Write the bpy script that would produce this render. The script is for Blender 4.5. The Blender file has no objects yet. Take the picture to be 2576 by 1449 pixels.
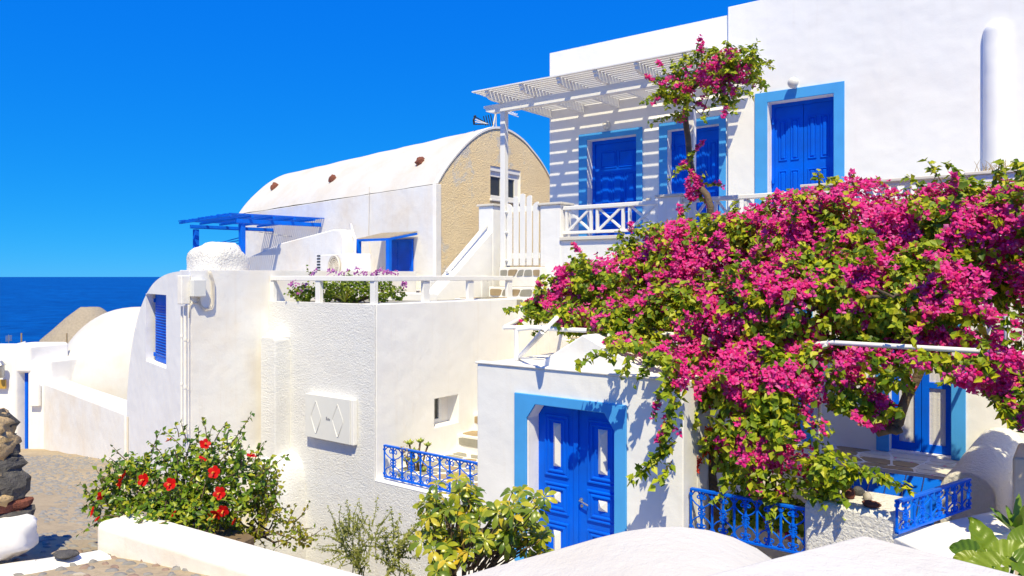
import bpy, math, random
import numpy as np
from mathutils import Vector, Matrix, noise

random.seed(7); RNG = np.random.default_rng(11)
scene = bpy.context.scene
# ------------------------------------------------------------------ camera, sky, sun, exposure
# axes: +x runs along the white facades towards the right, +y away into the village, z up; eye level is z = 0
TH = math.radians(37.05); CT, ST = math.cos(TH), math.sin(TH)
F = 1900.0
cam_data = bpy.data.cameras.new('camera'); cam = bpy.data.objects.new('camera', cam_data)
scene.collection.objects.link(cam); scene.camera = cam
cam_data.sensor_width = 36.0; cam_data.lens = 36.0 * F / 2576.0
cam_data.shift_y = -30.5 / 2576.0
cam_data.clip_start = 0.05; cam_data.clip_end = 200000
cam.location = (0, 0, 0); cam.rotation_euler = (math.radians(90), 0, TH)

SUN = Vector((0.86, -1.10, 2.15)).normalized()
elev = math.asin(SUN.z); azim = math.atan2(SUN.x, SUN.y)
world = bpy.data.worlds.new('World'); scene.world = world; world.use_nodes = True
wn = world.node_tree.nodes; wl = world.node_tree.links
bg = wn['Background']
sky = wn.new('ShaderNodeTexSky'); sky.sky_type = 'NISHITA'; sky.sun_disc = False
sky.sun_elevation = elev; sky.sun_rotation = azim
sky.altitude = 0; sky.air_density = 0.6; sky.dust_density = 0.0; sky.ozone_density = 6.0
# polarised deep-blue Mediterranean sky: one power curve per channel over the whole dome
sp = wn.new('ShaderNodeSeparateColor'); cb = wn.new('ShaderNodeCombineColor'); wl.new(sky.outputs[0], sp.inputs[0])
for ch, gexp, k in ((0, 1.6, .030), (1, .55, 1.27), (2, .12, 6.2)):
    pw_ = wn.new('ShaderNodeMath'); pw_.operation = 'POWER'; pw_.inputs[1].default_value = gexp; wl.new(sp.outputs[ch], pw_.inputs[0])
    ml_ = wn.new('ShaderNodeMath'); ml_.operation = 'MULTIPLY'; ml_.inputs[1].default_value = k; wl.new(pw_.outputs[0], ml_.inputs[0]); wl.new(ml_.outputs[0], cb.inputs[ch])
wl.new(cb.outputs[0], bg.inputs[0]); bg.inputs[1].default_value = 0.1
sl = bpy.data.lights.new('sun', 'SUN'); sl.energy = 5.0; sl.angle = math.radians(0.5); sl.color = (1.0, 0.89, 0.58)
sun = bpy.data.objects.new('sun', sl); scene.collection.objects.link(sun)
sun.rotation_euler = SUN.to_track_quat('Z', 'Y').to_euler()
vs = scene.view_settings; vs.view_transform = 'Standard'; vs.look = 'None'; vs.exposure = 0.30; vs.gamma = 1.0
vs.use_curve_mapping = False

scene.cycles.diffuse_bounces = 7; scene.cycles.max_bounces = 12

# ------------------------------------------------------------------ helpers
COL = scene.collection.objects
def ray(px, py):
    t = (px - 1288.0) / F; v = (694.0 - py) / F
    return Vector((-ST + t * CT, CT + t * ST, v))
def PB(px, py, B): r = ray(px, py); return r * (B / r.y)       # point on the plane y = B
def PA(px, py, A): r = ray(px, py); return r * (A / r.x)
def PZ(px, py, z): r = ray(px, py); return r * (z / r.z)
def PY(px, py, Y): return ray(px, py) * Y                       # at a distance Y ahead
def C2H(X, Y, z=0.0): return Vector((CT * X - ST * Y, ST * X + CT * Y, z))

def wloc(o):
    v = Vector((0, 0, 0))
    while o is not None: v = v + o.location; o = o.parent
    return v
def tag(o, label=None, cat=None, group=None, kind=None):
    if label: o['label'] = label
    if cat: o['category'] = cat
    if group: o['group'] = group
    if kind: o['kind'] = kind
    return o
def thing(name, loc, label, cat, group=None):
    o = bpy.data.objects.new(name, None); o.empty_display_size = 0.1; COL.link(o); o.location = loc
    return tag(o, label, cat, group)
def finish(me, name, parent):
    """link a mesh whose vertices are in world coordinates; origin goes to the parent or to the base of the thing"""
    n = len(me.vertices); co = np.empty(n * 3); me.vertices.foreach_get('co', co); co = co.reshape(-1, 3)
    o = bpy.data.objects.new(name, me); COL.link(o)
    if parent is not None:
        off = wloc(parent); o.parent = parent
    else:
        mn = co.min(0); mx = co.max(0); off = Vector(((mn[0] + mx[0]) / 2, (mn[1] + mx[1]) / 2, mn[2])); o.location = off
    me.vertices.foreach_set('co', (co - np.array(off)).ravel()); me.update()
    return o

class MB:
    def __init__(s): s.v = []; s.f = []
    def quad(s, a, b, c, d):
        i = len(s.v); s.v += [tuple(a), tuple(b), tuple(c), tuple(d)]; s.f.append((i, i+1, i+2, i+3)); return s
    def tri(s, a, b, c):
        i = len(s.v); s.v += [tuple(a), tuple(b), tuple(c)]; s.f.append((i, i+1, i+2)); return s
    def obox(s, o, a, b, c):
        o, a, b, c = Vector(o), Vector(a), Vector(b), Vector(c); i = len(s.v)
        if a.cross(b).dot(c) < 0: a, b = b, a
        for p in (o, o+a, o+a+b, o+b, o+c, o+a+c, o+a+b+c, o+b+c): s.v.append(tuple(p))
        for q in ((3,2,1,0), (4,5,6,7), (0,1,5,4), (1,2,6,5), (2,3,7,6), (3,0,4,7)): s.f.append(tuple(i+k for k in q))
        return s
    def box(s, x0, x1, y0, y1, z0, z1):
        return s.obox((x0,y0,z0), (x1-x0,0,0), (0,y1-y0,0), (0,0,z1-z0))
    def prism(s, poly, ext):
        n = len(poly); i = len(s.v); ext = Vector(ext); poly = [Vector(p) for p in poly]
        nn = Vector((0,0,0))
        for k in range(n): nn += poly[k].cross(poly[(k+1) % n])
        if nn.dot(ext) > 0: poly = poly[::-1]
        s.v += [tuple(p) for p in poly] + [tuple(p + ext) for p in poly]
        s.f.append(tuple(range(i, i+n))); s.f.append(tuple(i+n+k for k in reversed(range(n))))
        for k in range(n): s.f.append((i+k, i+n+k, i+n+(k+1) % n, i+(k+1) % n))
        return s
    def bar(s, p, q, w, h, up=(0,0,1)):
        p, q = Vector(p), Vector(q); d = (q-p); up = Vector(up); sd = d.cross(up).normalized(); u = sd.cross(d).normalized()
        return s.obox(p - sd*w/2 - u*h/2, d, sd*w, u*h)
    def tube(s, pts, r, n=6, cap=True):
        pts = [Vector(p) for p in pts]; m = len(pts)
        rs = r if isinstance(r, (list, tuple)) else [r]*m
        i0 = len(s.v); prev = None
        for k in range(m):
            d = (pts[min(k+1, m-1)] - pts[max(k-1, 0)])
            if d.length < 1e-9: d = Vector((0,0,1))
            d.normalize()
            if prev is None:
                ref = Vector((0,0,1)) if abs(d.z) < .9 else Vector((1,0,0)); u = d.cross(ref).normalized()
            else:
                u = (prev - d * prev.dot(d))
                u = u.normalized() if u.length > 1e-6 else d.orthogonal().normalized()
            prev = u; w = d.cross(u)
            for j in range(n):
                a = 2*math.pi*j/n; s.v.append(tuple(pts[k] + (u*math.cos(a) + w*math.sin(a))*rs[k]))
        for k in range(m-1):
            for j in range(n):
                a = i0+k*n+j; b = i0+k*n+(j+1) % n; s.f.append((a, b, b+n, a+n))
        if cap:
            s.f.append(tuple(i0+j for j in reversed(range(n)))); s.f.append(tuple(i0+(m-1)*n+j for j in range(n)))
        return s
    def lathe(s, c, prof, n=20, ax=(1,0,0), ay=(0,1,0), az=(0,0,1), a0=0, a1=2*math.pi):
        c, ax, ay, az = Vector(c), Vector(ax), Vector(ay), Vector(az); full = abs(a1-a0-2*math.pi) < 1e-6
        m = n if full else n+1; i0 = len(s.v)
        for (r, h) in prof:
            for j in range(m):
                a = a0+(a1-a0)*j/n; s.v.append(tuple(c + ax*(r*math.cos(a)) + ay*(r*math.sin(a)) + az*h))
        for k in range(len(prof)-1):
            for j in range(n):
                a = i0+k*m+j; b = i0+k*m+(j+1) % m; s.f.append((a, b, b+m, a+m))
        return s
    def grid(s, fn, nu, nv):
        i0 = len(s.v)
        for a in range(nu+1):
            for b in range(nv+1): s.v.append(tuple(fn(a/nu, b/nv)))
        for a in range(nu):
            for b in range(nv):
                k = i0+a*(nv+1)+b; s.f.append((k, k+nv+1, k+nv+2, k+1))
        return s
    def mesh(s, name, m, smooth=None):
        me = bpy.data.meshes.new(name); me.from_pydata(s.v, [], s.f); me.update()
        if m is not None: me.materials.append(m)
        if smooth is not None:
            me.polygons.foreach_set('use_smooth', [True]*len(me.polygons))
            if smooth < 179: me.set_sharp_from_angle(angle=math.radians(smooth))
        return me
    def build(s, name, m, parent=None, smooth=None, bevel=0, seg=2, kind=None):
        o = finish(s.mesh(name, m, smooth), name, parent)
        if bevel:
            b = o.modifiers.new('edge', 'BEVEL'); b.width = bevel; b.segments = seg; b.limit_method = 'ANGLE'; b.angle_limit = math.radians(35)
            if smooth is None:
                o.data.polygons.foreach_set('use_smooth', [True]*len(o.data.polygons)); b.harden_normals = True
        if kind: o['kind'] = kind
        return o

def wall_holes(u0, u1, z0, z1, holes, P, T, N):
    """manifold slab: P(u, z) gives the front point, thickness T along N (into the wall), rectangular holes (u0,u1,z0,z1)"""
    us = sorted(set([u0, u1] + [h[0] for h in holes] + [h[1] for h in holes])); zs = sorted(set([z0, z1] + [h[2] for h in holes] + [h[3] for h in holes]))
    us = [u for u in us if u0 <= u <= u1]; zs = [z for z in zs if z0 <= z <= z1]
    N = Vector(N); idx = {}; m = MB()
    def vid(i, j, k):
        if (i, j, k) not in idx: idx[(i, j, k)] = len(m.v); m.v.append(tuple(Vector(P(us[i], zs[j])) + N*(T*k)))
        return idx[(i, j, k)]
    def solid(i, j):
        if i < 0 or j < 0 or i >= len(us)-1 or j >= len(zs)-1: return False
        uc = (us[i]+us[i+1])/2; zc = (zs[j]+zs[j+1])/2
        return not any(h[0] < uc < h[1] and h[2] < zc < h[3] for h in holes)
    for i in range(len(us)-1):
        for j in range(len(zs)-1):
            if not solid(i, j): continue
            m.f.append((vid(i,j,0), vid(i+1,j,0), vid(i+1,j+1,0), vid(i,j+1,0)))
            m.f.append((vid(i,j+1,1), vid(i+1,j+1,1), vid(i+1,j,1), vid(i,j,1)))
            if not solid(i-1, j): m.f.append((vid(i,j,0), vid(i,j+1,0), vid(i,j+1,1), vid(i,j,1)))
            if not solid(i+1, j): m.f.append((vid(i+1,j+1,0), vid(i+1,j,0), vid(i+1,j,1), vid(i+1,j+1,1)))
            if not solid(i, j-1): m.f.append((vid(i+1,j,0), vid(i,j,0), vid(i,j,1), vid(i+1,j,1)))
            if not solid(i, j+1): m.f.append((vid(i,j+1,0), vid(i+1,j+1,0), vid(i+1,j+1,1), vid(i,j+1,1)))
    return m

# ------------------------------------------------------------------ materials
def new_mat(name):
    m = bpy.data.materials.new(name); m.use_nodes = True; nt = m.node_tree
    return m, nt.nodes, nt.links, nt.nodes['Principled BSDF']
def mapped(n, l, scale=(1,1,1)):
    g = n.new('ShaderNodeNewGeometry'); mp = n.new('ShaderNodeMapping'); mp.inputs['Scale'].default_value = scale
    l.new(g.outputs['Position'], mp.inputs['Vector']); return mp.outputs[0]
def nz(n, l, vec, scale, detail=4, rough=.55, dist=0):
    t = n.new('ShaderNodeTexNoise'); t.inputs['Scale'].default_value = scale; t.inputs['Detail'].default_value = detail
    t.inputs['Roughness'].default_value = rough; t.inputs['Distortion'].default_value = dist
    l.new(vec, t.inputs['Vector']); return t.outputs['Fac']
def ramp(n, l, fac, stops):
    r = n.new('ShaderNodeValToRGB'); e = r.color_ramp.elements
    while len(e) < len(stops): e.new(.5)
    for k, (p, c) in enumerate(stops):
        e[k].position = p; e[k].color = (c[0], c[1], c[2], 1) if not isinstance(c, (int, float)) else (c, c, c, 1)
    l.new(fac, r.inputs[0]); return r.outputs[0]
def mixc(n, l, fac, a, b, mode='MIX'):
    x = n.new('ShaderNodeMix'); x.data_type = 'RGBA'; x.blend_type = mode
    if isinstance(fac, (int, float)): x.inputs[0].default_value = fac
    else: l.new(fac, x.inputs[0])
    for i, c in ((6, a), (7, b)):
        if isinstance(c, tuple): x.inputs[i].default_value = (c[0], c[1], c[2], 1)
        else: l.new(c, x.inputs[i])
    return x.outputs[2]
def bump(n, l, bsdf, hs_):
    """one bump from the weighted sum of (height socket, strength, distance)"""
    acc = None
    for h, st, d in hs_:
        m_ = n.new('ShaderNodeMath'); m_.operation = 'MULTIPLY_ADD'; m_.inputs[1].default_value = st*d; l.new(h, m_.inputs[0])
        if acc is None: m_.inputs[2].default_value = 0
        else: l.new(acc, m_.inputs[2])
        acc = m_.outputs[0]
    b = n.new('ShaderNodeBump'); b.inputs['Strength'].default_value = 1; b.inputs['Distance'].default_value = 1
    l.new(acc, b.inputs['Height']); l.new(b.outputs[0], bsdf.inputs['Normal'])

def plaster(name, base, stain, amount=.35, grain=.12, rough_relief=0.0, relief_scale=28, patch=None, streak=.25):
    m, n, l, b = new_mat(name); v = mapped(n, l)
    big = nz(n, l, v, .9, 4, .6); f1 = ramp(n, l, big, [(.42, 0), (.72, amount)])
    col = mixc(n, l, f1, base, stain)
    st = nz(n, l, mapped(n, l, (5, 5, .35)), 1.6, 3, .65); f2 = ramp(n, l, st, [(.56, 0), (.8, streak)])
    col = mixc(n, l, f2, col, (stain[0]*.86, stain[1]*.82, stain[2]*.76))
    if patch:
        pf = ramp(n, l, nz(n, l, v, patch[1], 5, .65, .6), [(patch[2], 0), (patch[2]+.05, 1)])
        col = mixc(n, l, pf, col, patch[0])
    l.new(col, b.inputs['Base Color']); b.inputs['Roughness'].default_value = .93; b.inputs['Specular IOR Level'].default_value = .12
    hs_ = [(nz(n, l, v, 1.7, 2), .25, .10), (nz(n, l, v, 14, 5, .7), grain, .03)]
    if rough_relief:
        vo = n.new('ShaderNodeTexVoronoi'); vo.inputs['Scale'].default_value = relief_scale; l.new(mixc(n, l, .12, v, nz(n, l, v, relief_scale*.6, 3)), vo.inputs['Vector'])
        hs_ += [(nz(n, l, v, relief_scale, 6, .7), rough_relief, .05), (vo.outputs['Distance'], rough_relief*.6, .03)]
    bump(n, l, b, hs_); return m
def paint(name, base, rough=.45, wear=None, var=.15, grain=(2, 2, 30), wear_lo=.66):
    m, n, l, b = new_mat(name); v = mapped(n, l)
    col = mixc(n, l, ramp(n, l, nz(n, l, v, 3, 4), [(.35, 0), (.75, 1)]), base, tuple(c*(1-var) + .02*var for c in base))
    if wear:
        w = ramp(n, l, nz(n, l, mapped(n, l, (6, 6, 2.5)), 5, 6, .7), [(wear_lo, 0), (wear_lo+.04, 1)]); col = mixc(n, l, w, col, wear)
    l.new(col, b.inputs['Base Color']); b.inputs['Roughness'].default_value = rough; b.inputs['Specular IOR Level'].default_value = .10
    bump(n, l, b, [(nz(n, l, mapped(n, l, (grain[2], grain[2], grain[0])), 1.5, 3), .15, .005)])
    return m
def simple(name, base, rough=.6, metallic=0, var=.2, scale=8, bmp=.2, bscale=30, dist=.006, spec=.3):
    m, n, l, b = new_mat(name); v = mapped(n, l)
    col = mixc(n, l, nz(n, l, v, scale, 5), tuple(c*(1+var) for c in base), tuple(c*(1-var) for c in base))
    l.new(col, b.inputs['Base Color']); b.inputs['Roughness'].default_value = rough; b.inputs['Metallic'].default_value = metallic
    b.inputs['Specular IOR Level'].default_value = spec
    if bmp: bump(n, l, b, [(nz(n, l, v, bscale, 5, .65), bmp, dist)])
    return m
def leafmat(name, stops, trans=.35, rough=.45, spec=.35):
    m, n, l, b = new_mat(name)
    g = n.new('ShaderNodeNewGeometry'); oi = n.new('ShaderNodeObjectInfo')
    a = n.new('ShaderNodeMath'); a.operation = 'ADD'; l.new(g.outputs['Random Per Island'], a.inputs[0]); l.new(oi.outputs['Random'], a.inputs[1])
    fr = n.new('ShaderNodeMath'); fr.operation = 'FRACT'; l.new(a.outputs[0], fr.inputs[0])
    col = ramp(n, l, fr.outputs[0], stops)
    col = mixc(n, l, nz(n, l, mapped(n, l), 45, 3), col, mixc(n, l, .35, col, (0, 0, 0)))
    l.new(col, b.inputs['Base Color']); b.inputs['Roughness'].default_value = rough; b.inputs['Specular IOR Level'].default_value = spec
    tr = n.new('ShaderNodeBsdfTranslucent'); l.new(col, tr.inputs[0])
    mx = n.new('ShaderNodeMixShader'); mx.inputs[0].default_value = trans
    l.new(b.outputs[0], mx.inputs[1]); l.new(tr.outputs[0], mx.inputs[2]); l.new(mx.outputs[0], n['Material Output'].inputs[0])
    return m

M = {}
WHITE = (.85, .845, .835)
M['white'] = plaster('smooth_whitewash', WHITE, (.82, .77, .70), .3, .10)
M['white_clean'] = plaster('clean_whitewash', (.86, .855, .85), (.79, .76, .72), .3, .06, streak=.12)
M['white_old'] = plaster('stained_whitewash', (.85, .835, .81), (.79, .68, .53), .6, .14, streak=.22)
M['rough'] = plaster('rough_cast_white', (.85, .845, .835), (.77, .73, .67), .25, .2, .36, 46, streak=.1)
M['rough_coarse'] = plaster('coarse_cast_white', (.80, .785, .76), (.74, .68, .58), .4, .2, .6, 24, streak=.1)
M['tan'] = plaster('ochre_rough_cast', (.95, .76, .47), (.88, .65, .35), .5, .2, .5, 32, patch=((.76, .68, .55), 1.5, .565))
M['beige'] = plaster('peeling_beige_plaster', (.66, .57, .45), (.55, .38, .20), .8, .15, patch=((.55, .36, .17), 1.3, .58))
M['white_top'] = plaster('weathered_limewash', (.64, .62, .59), (.58, .53, .46), .5, .4, streak=0)
M['roof'] = plaster('limewashed_vault', (.63, .615, .59), (.58, .50, .40), .6, .14, streak=.1)
M['blue'] = paint('deep_blue_paint', (.001, .125, .80), .42, None, .25)
M['blue_old'] = paint('weathered_blue_paint', (.002, .14, .76), .5, (.45, .5, .55), .3, wear_lo=.70)
M['frame'] = paint('sky_blue_paint', (.075, .37, .82), .6, None, .12)
M['iron'] = paint('glossy_blue_iron_paint', (.002, .13, .76), .3, None, .2)
M['wood'] = paint('white_wood_paint', (.83, .82, .80), .5, (.62, .52, .40), .05, wear_lo=.74)
M['marble'] = simple('marble_coping', (.70, .66, .58), .5, var=.08)
M['glass'] = simple('dark_window_glass', (.045, .05, .05), .08, var=.2, bmp=0, spec=.6)
M['curtain'] = simple('white_lace_curtain', (.66, .65, .66), .6, var=.06, scale=14, bmp=.5, bscale=25, dist=.01, spec=.4)
M['stone_tan'] = simple('tan_flagstone', (.36, .27, .16), .75, var=.35, scale=5, bmp=.4)
M['stone_grey'] = simple('grey_flagstone', (.30, .285, .24), .75, var=.3, scale=5, bmp=.4)
M['cable'] = simple('cream_cable', (.68, .62, .52), .5, var=.1, bmp=0)
M['plastic'] = simple('white_plastic', (.72, .72, .70), .4, var=.05, bmp=0)
M['metal'] = simple('dull_steel', (.45, .45, .44), .35, .8, var=.15, bmp=.1)
M['dark'] = simple('black_metal_and_shade', (.02, .02, .022), .5, var=.2, bmp=.1)  # black metal parts, also the flat sheets standing for unlit interiors
M['rust'] = simple('rusty_grille', (.30, .20, .10), .6, .3, var=.4, scale=20)
M['bark'] = simple('grey_brown_bark', (.16, .115, .075), .9, var=.45, scale=14, bmp=1.0, bscale=26, dist=.03)
M['twig'] = simple('brown_twig', (.15, .10, .05), .85, var=.3, bmp=0)
M['opal'] = simple('opal_glass_globe', (.72, .70, .64), .18, var=.03, bmp=0, spec=.5)
# ------------------------------------------------------------------ sea, hillside, street
def sea_mat():
    m, n, l, b = new_mat('deep_blue_sea'); v = mapped(n, l, (.014, .014, .01))
    big = nz(n, l, mapped(n, l, (.0011, .0030, .001)), 1.0, 4)
    col = mixc(n, l, ramp(n, l, big, [(.3, 0), (.7, 1)]), (.0005, .062, .30), (.001, .10, .42))
    col = mixc(n, l, ramp(n, l, nz(n, l, v, 1.2, 6, .7), [(.38, 0), (.68, 1)]), col, (.0005, .035, .20))
    caps = ramp(n, l, nz(n, l, mapped(n, l, (.03, .07, .03)), 1.0, 6, .8), [(.70, 0), (.73, .8)])
    col = mixc(n, l, caps, col, (.55, .62, .7))
    l.new(col, b.inputs['Base Color']); b.inputs['Roughness'].default_value = .45; b.inputs['Specular IOR Level'].default_value = .12
    bump(n, l, b, [(nz(n, l, mapped(n, l, (.05, .12, .05)), 1.0, 6, .7), .6, 3.0)])
    return m
mb = MB(); R_ = 90000
mb.f.append(tuple(range(64))); mb.v += [(R_*math.cos(2*math.pi*k/64), R_*math.sin(2*math.pi*k/64), -110) for k in range(64)]
o = mb.build('sea', sea_mat()); o['kind'] = 'structure'

dirt = simple('dry_hillside_soil', (.22, .17, .11), .95, var=.35, scale=1.2, bmp=.6, bscale=3, dist=.2)
mb = MB()
mb.grid(lambda a, b: (lambda X, Y: C2H(X, Y, -4.7 - max(0, Y-19)*.5 - max(0, Y-60)*.2 + .4*noise.noise(Vector((X*.2, Y*.2, 0)))*min(1, max(0, (Y-19)/8))))(-160 + 320*a, -6 + 190*b**1.6), 50, 50)
o = mb.build('hillside', dirt, smooth=180); o['kind'] = 'structure'

def street_z(X, Y): return -1.24 - .165*Y + .035*noise.noise(Vector((X*.9, Y*.9, 3)))
def street_right(Y):
    pts = [(0, 1.4), (3.6, 1.3), (6.3, -2.9), (7.0, -3.1), (11.0, -4.4), (14.8, -7.3), (24, -16.2)]
    for (a, b), (c, d) in zip(pts, pts[1:]):
        if Y <= c: return b + (d-b)*(Y-a)/(c-a)
    return pts[-1][1]
def street_mat():
    m, n, l, b = new_mat('sandy_street_mortar'); v = mapped(n, l)
    col = mixc(n, l, ramp(n, l, nz(n, l, v, 1.1, 6, .65), [(.35, 0), (.7, 1)]), (.47, .38, .26), (.36, .29, .205))
    col = mixc(n, l, ramp(n, l, nz(n, l, v, 16, 5, .7), [(.45, 0), (.75, .7)]), col, (.25, .205, .15))
    l.new(col, b.inputs['Base Color']); b.inputs['Roughness'].default_value = .95; b.inputs['Specular IOR Level'].default_value = .1
    bump(n, l, b, [(nz(n, l, v, 5, 5), .5, .04), (nz(n, l, v, 40, 4, .7), .4, .01)]); return m
mb = MB()
def sfn(a, b):
    Y = 1.2 + 22*b**1.3; X0 = -17.8; X1 = street_right(Y); X = X0 + (X1-X0)*a
    return C2H(X, Y, street_z(X, Y))
mb.grid(sfn, 60, 70)
street = mb.build('street', street_mat(), smooth=180); street['kind'] = 'structure'

def dome_mesh(name, mats, seed, nu=9):
    rs = random.Random(seed); vs_ = [(0, 0, .30)]; fs = []
    rad = [1 + .22*rs.uniform(-1, 1) for _ in range(nu)]
    for ring, (rr, zz) in enumerate(((.62, .25), (1.0, -.05))):
        for k in range(nu):
            a = 2*math.pi*k/nu; vs_.append((rr*rad[k]*math.cos(a), rr*rad[k]*math.sin(a), zz + .05*rs.uniform(-1, 1)*(1-ring)))
    for k in range(nu):
        k2 = (k+1) % nu; fs.append((0, 1+k, 1+k2)); fs.append((1+k, 1+nu+k, 1+nu+k2, 1+k2))
    me = bpy.data.meshes.new(name); me.from_pydata(vs_, [], fs); me.materials.append(mats); me.polygons.foreach_set('use_smooth', [True]*len(fs)); return me
cob_m = [simple('grey_cobble', (.25, .24, .23), .7, var=.4, scale=9, bmp=.5, bscale=40, dist=.01),
         simple('brown_cobble', (.27, .19, .15), .75, var=.35, scale=9, bmp=.5, bscale=40, dist=.01),
         simple('pale_cobble', (.40, .36, .31), .75, var=.3, scale=9, bmp=.5, bscale=40, dist=.01)]
cob_me = [dome_mesh('cobble', cob_m[k % 3 if k % 5 else 0], 40+k) for k in range(9)]
spots = []
Y = 2.4
while Y < 17:
    X = street_right(Y) - .12
    while X > max(-.80*Y - .4, -17):
        jx, jy = X + random.uniform(-.06, .06), Y + random.uniform(-.05, .05)
        if noise.noise(Vector((jx*1.3, jy*1.3, 9))) > -.32 and (1288 + F*jx/jy) < 560: spots.append((jx, jy))
        X -= random.uniform(.11, .22)
    Y += random.uniform(.085, .13)
spots = [s for s in spots if s[1] > 3.6]
spots.sort(key=lambda s: s[1])
rest = MB(); sw = wloc(street)
for k, (X, Yy) in enumerate(spots):
    me = cob_me[random.randrange(9)]; s1 = random.uniform(.028, .062); s2 = random.uniform(.018, .036)
    p = C2H(X, Yy, street_z(X, Yy) - .002); rz = TH + random.gauss(0, .35)
    if k < 300:
        o = bpy.data.objects.new('cobble', me); COL.link(o); o.parent = street; o.location = p - sw
        o.scale = (s1, s2, random.uniform(.04, .08)); o.rotation_euler = (random.gauss(0, .08), -.155*ST, rz)
    else:
        mt = Matrix.Translation(p) @ Matrix.Rotation(rz, 4, 'Z') @ Matrix.Diagonal((s1, s2, .055, 1)); i0 = len(rest.v)
        rest.v += [tuple(mt @ v.co) for v in me.vertices]; rest.f += [tuple(i0+i for i in f.vertices) for f in me.polygons]
o = rest.build('distant_cobbles', cob_m[0], street, smooth=180); o['kind'] = 'stuff'
# whitewashed step edge across the street near the boulder
def soft_strip(name, pts, w, h, m, label, cat):
    mb = MB(); mb.grid(lambda a, b: (lambda q, i: q)(None, 0) or 0, 0, 0) if False else None
    n = 40; prof = [(-.5, -.6), (-.5, .2), (-.38, .8), (-.1, 1.0), (.2, .95), (.42, .7), (.5, .1), (.5, -.6)]
    P = [Vector(p) for p in pts]; i0 = 0; rows = []
    L = [0]
    for a, b in zip(P, P[1:]): L.append(L[-1] + (b-a).length)
    for k in range(n+1):
        d = L[-1]*k/n; j = max(i for i in range(len(L)-1) if L[i] <= d + 1e-9); tt = (d-L[j])/max(1e-9, L[j+1]-L[j])
        c = P[j].lerp(P[j+1], tt); dr = (P[j+1]-P[j]).normalized(); sd = Vector((-dr.y, dr.x, 0)).normalized()
        ww = w*(1 + .25*noise.noise(Vector((d*2.2, 1, h)))); rows.append([c + sd*(q[0]*ww) + Vector((0, 0, q[1]*h*(1+.3*noise.noise(Vector((d*3, q[0]*2, 5)))))) for q in prof])
    for r in rows: mb.v += [tuple(v) for v in r]
    m_ = len(prof)
    for k in range(n):
        for j in range(m_-1): mb.f.append((k*m_+j, k*m_+j+1, (k+1)*m_+j+1, (k+1)*m_+j))
    mb.f.append(tuple(range(m_))); mb.f.append(tuple(n*m_ + j for j in reversed(range(m_))))
    return tag(mb.build(name, m, smooth=60), label, cat)
S_ = lambda px, Y, dz=0: (lambda X: C2H(X, Y, street_z(X, Y) + dz))((px-1288)/F*Y)
soft_strip('step_edge', [S_(-30, 5.45), S_(90, 5.6), S_(175, 5.75), S_(262, 5.95)], .28, .045, M['white_old'], 'worn whitewashed step edge crossing the cobbles beside the white boulder', 'step')

# ------------------------------------------------------------------ stone gatepost and painted boulder
def rock(mb, c, r, seed, amp=.25, freq=1.3, rows=9, cols=14, flat=0.0):
    c = Vector(c); i0 = len(mb.v)
    for a in range(rows+1):
        ph = math.pi*a/rows
        for b in range(cols):
            th = 2*math.pi*b/cols; d = Vector((math.sin(ph)*math.cos(th), math.sin(ph)*math.sin(th), math.cos(ph)))
            k = 1 + amp*noise.noise(d*freq + Vector((seed*3.7, seed*1.3, 0))) + amp*.4*noise.noise(d*freq*3 + Vector((seed, 0, seed)))
            d = Vector([math.copysign(abs(x)**(1-flat), x) for x in d])
            mb.v.append(tuple(c + Vector((d.x*r[0]*k, d.y*r[1]*k, d.z*r[2]*k))))
    for a in range(rows):
        for b in range(cols):
            mb.f.append((i0+a*cols+b, i0+(a+1)*cols+b, i0+(a+1)*cols+(b+1) % cols, i0+a*cols+(b+1) % cols))
    return mb
lava = simple('dark_lava_stone', (.105, .10, .10), .85, var=.6, scale=14, bmp=1.0, bscale=22, dist=.04)
lava_red = simple('red_lava_stone', (.22, .075, .05), .85, var=.4, scale=10, bmp=1.0, bscale=22, dist=.04)
mortar = simple('ochre_mortar', (.50, .36, .20), .95, var=.25, scale=6, bmp=.9, bscale=14, dist=.04)
YP = 5.9
t = thing('stone_gatepost', PY(-30, 1392, YP), 'dark lava stone gatepost with ochre mortar at the left edge', 'gatepost')
mb = MB()
for k in range(7): rock(mb, PY(-46 + 12*math.sin(k*2.1), 1075 + 45*k, YP-.05), (.20 + .014*k, .2, .14), 60+k, .3, 2.2, 14, 20)
mb.build('mortar_core', mortar, t, smooth=180)
for (px, py, rx, rz_, mt, sd, dy) in [(-2, 1068, .14, .115, lava, 1, 0), (6, 1124, .15, .095, lava, 2, -.02), (30, 1172, .10, .075, lava, 3, -.06), (42, 1226, .105, .105, lava, 4, -.05),
                                (46, 1276, .085, .06, lava_red, 5, -.06), (46, 1306, .13, .085, lava, 6, -.04), (-48, 1100, .12, .11, lava, 7, -.12), (-60, 1210, .12, .12, lava, 8, -.12), (-62, 1040, .1, .09, lava, 10, 0)]:
    mb = MB(); rock(mb, PY(px-24, py, YP+dy), (rx*.84, .16, rz_), sd, .42, 1.7, 8, 11, flat=.34); mb.build('stone', mt, t, smooth=24, bevel=.006)
mb = MB(); rock(mb, PY(2, 1350, 5.75) , (.19, .22, .165), 21, .3, 1.7, 14, 22, flat=.2)
tag(mb.build('boulder', M['white_clean'], smooth=180), 'big whitewashed boulder at the foot of the stone gatepost', 'boulder')
for (px, py, Y, rx, rz_, sd, mt) in [(165, 1394, 5.72, .10, .02, 31, lava)]:
    mb = MB(); rock(mb, PY(px, py, Y), (rx, .08, rz_), sd, .3, 1.4); mb.build('embedded_stone', mt, street, smooth=180)

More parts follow.
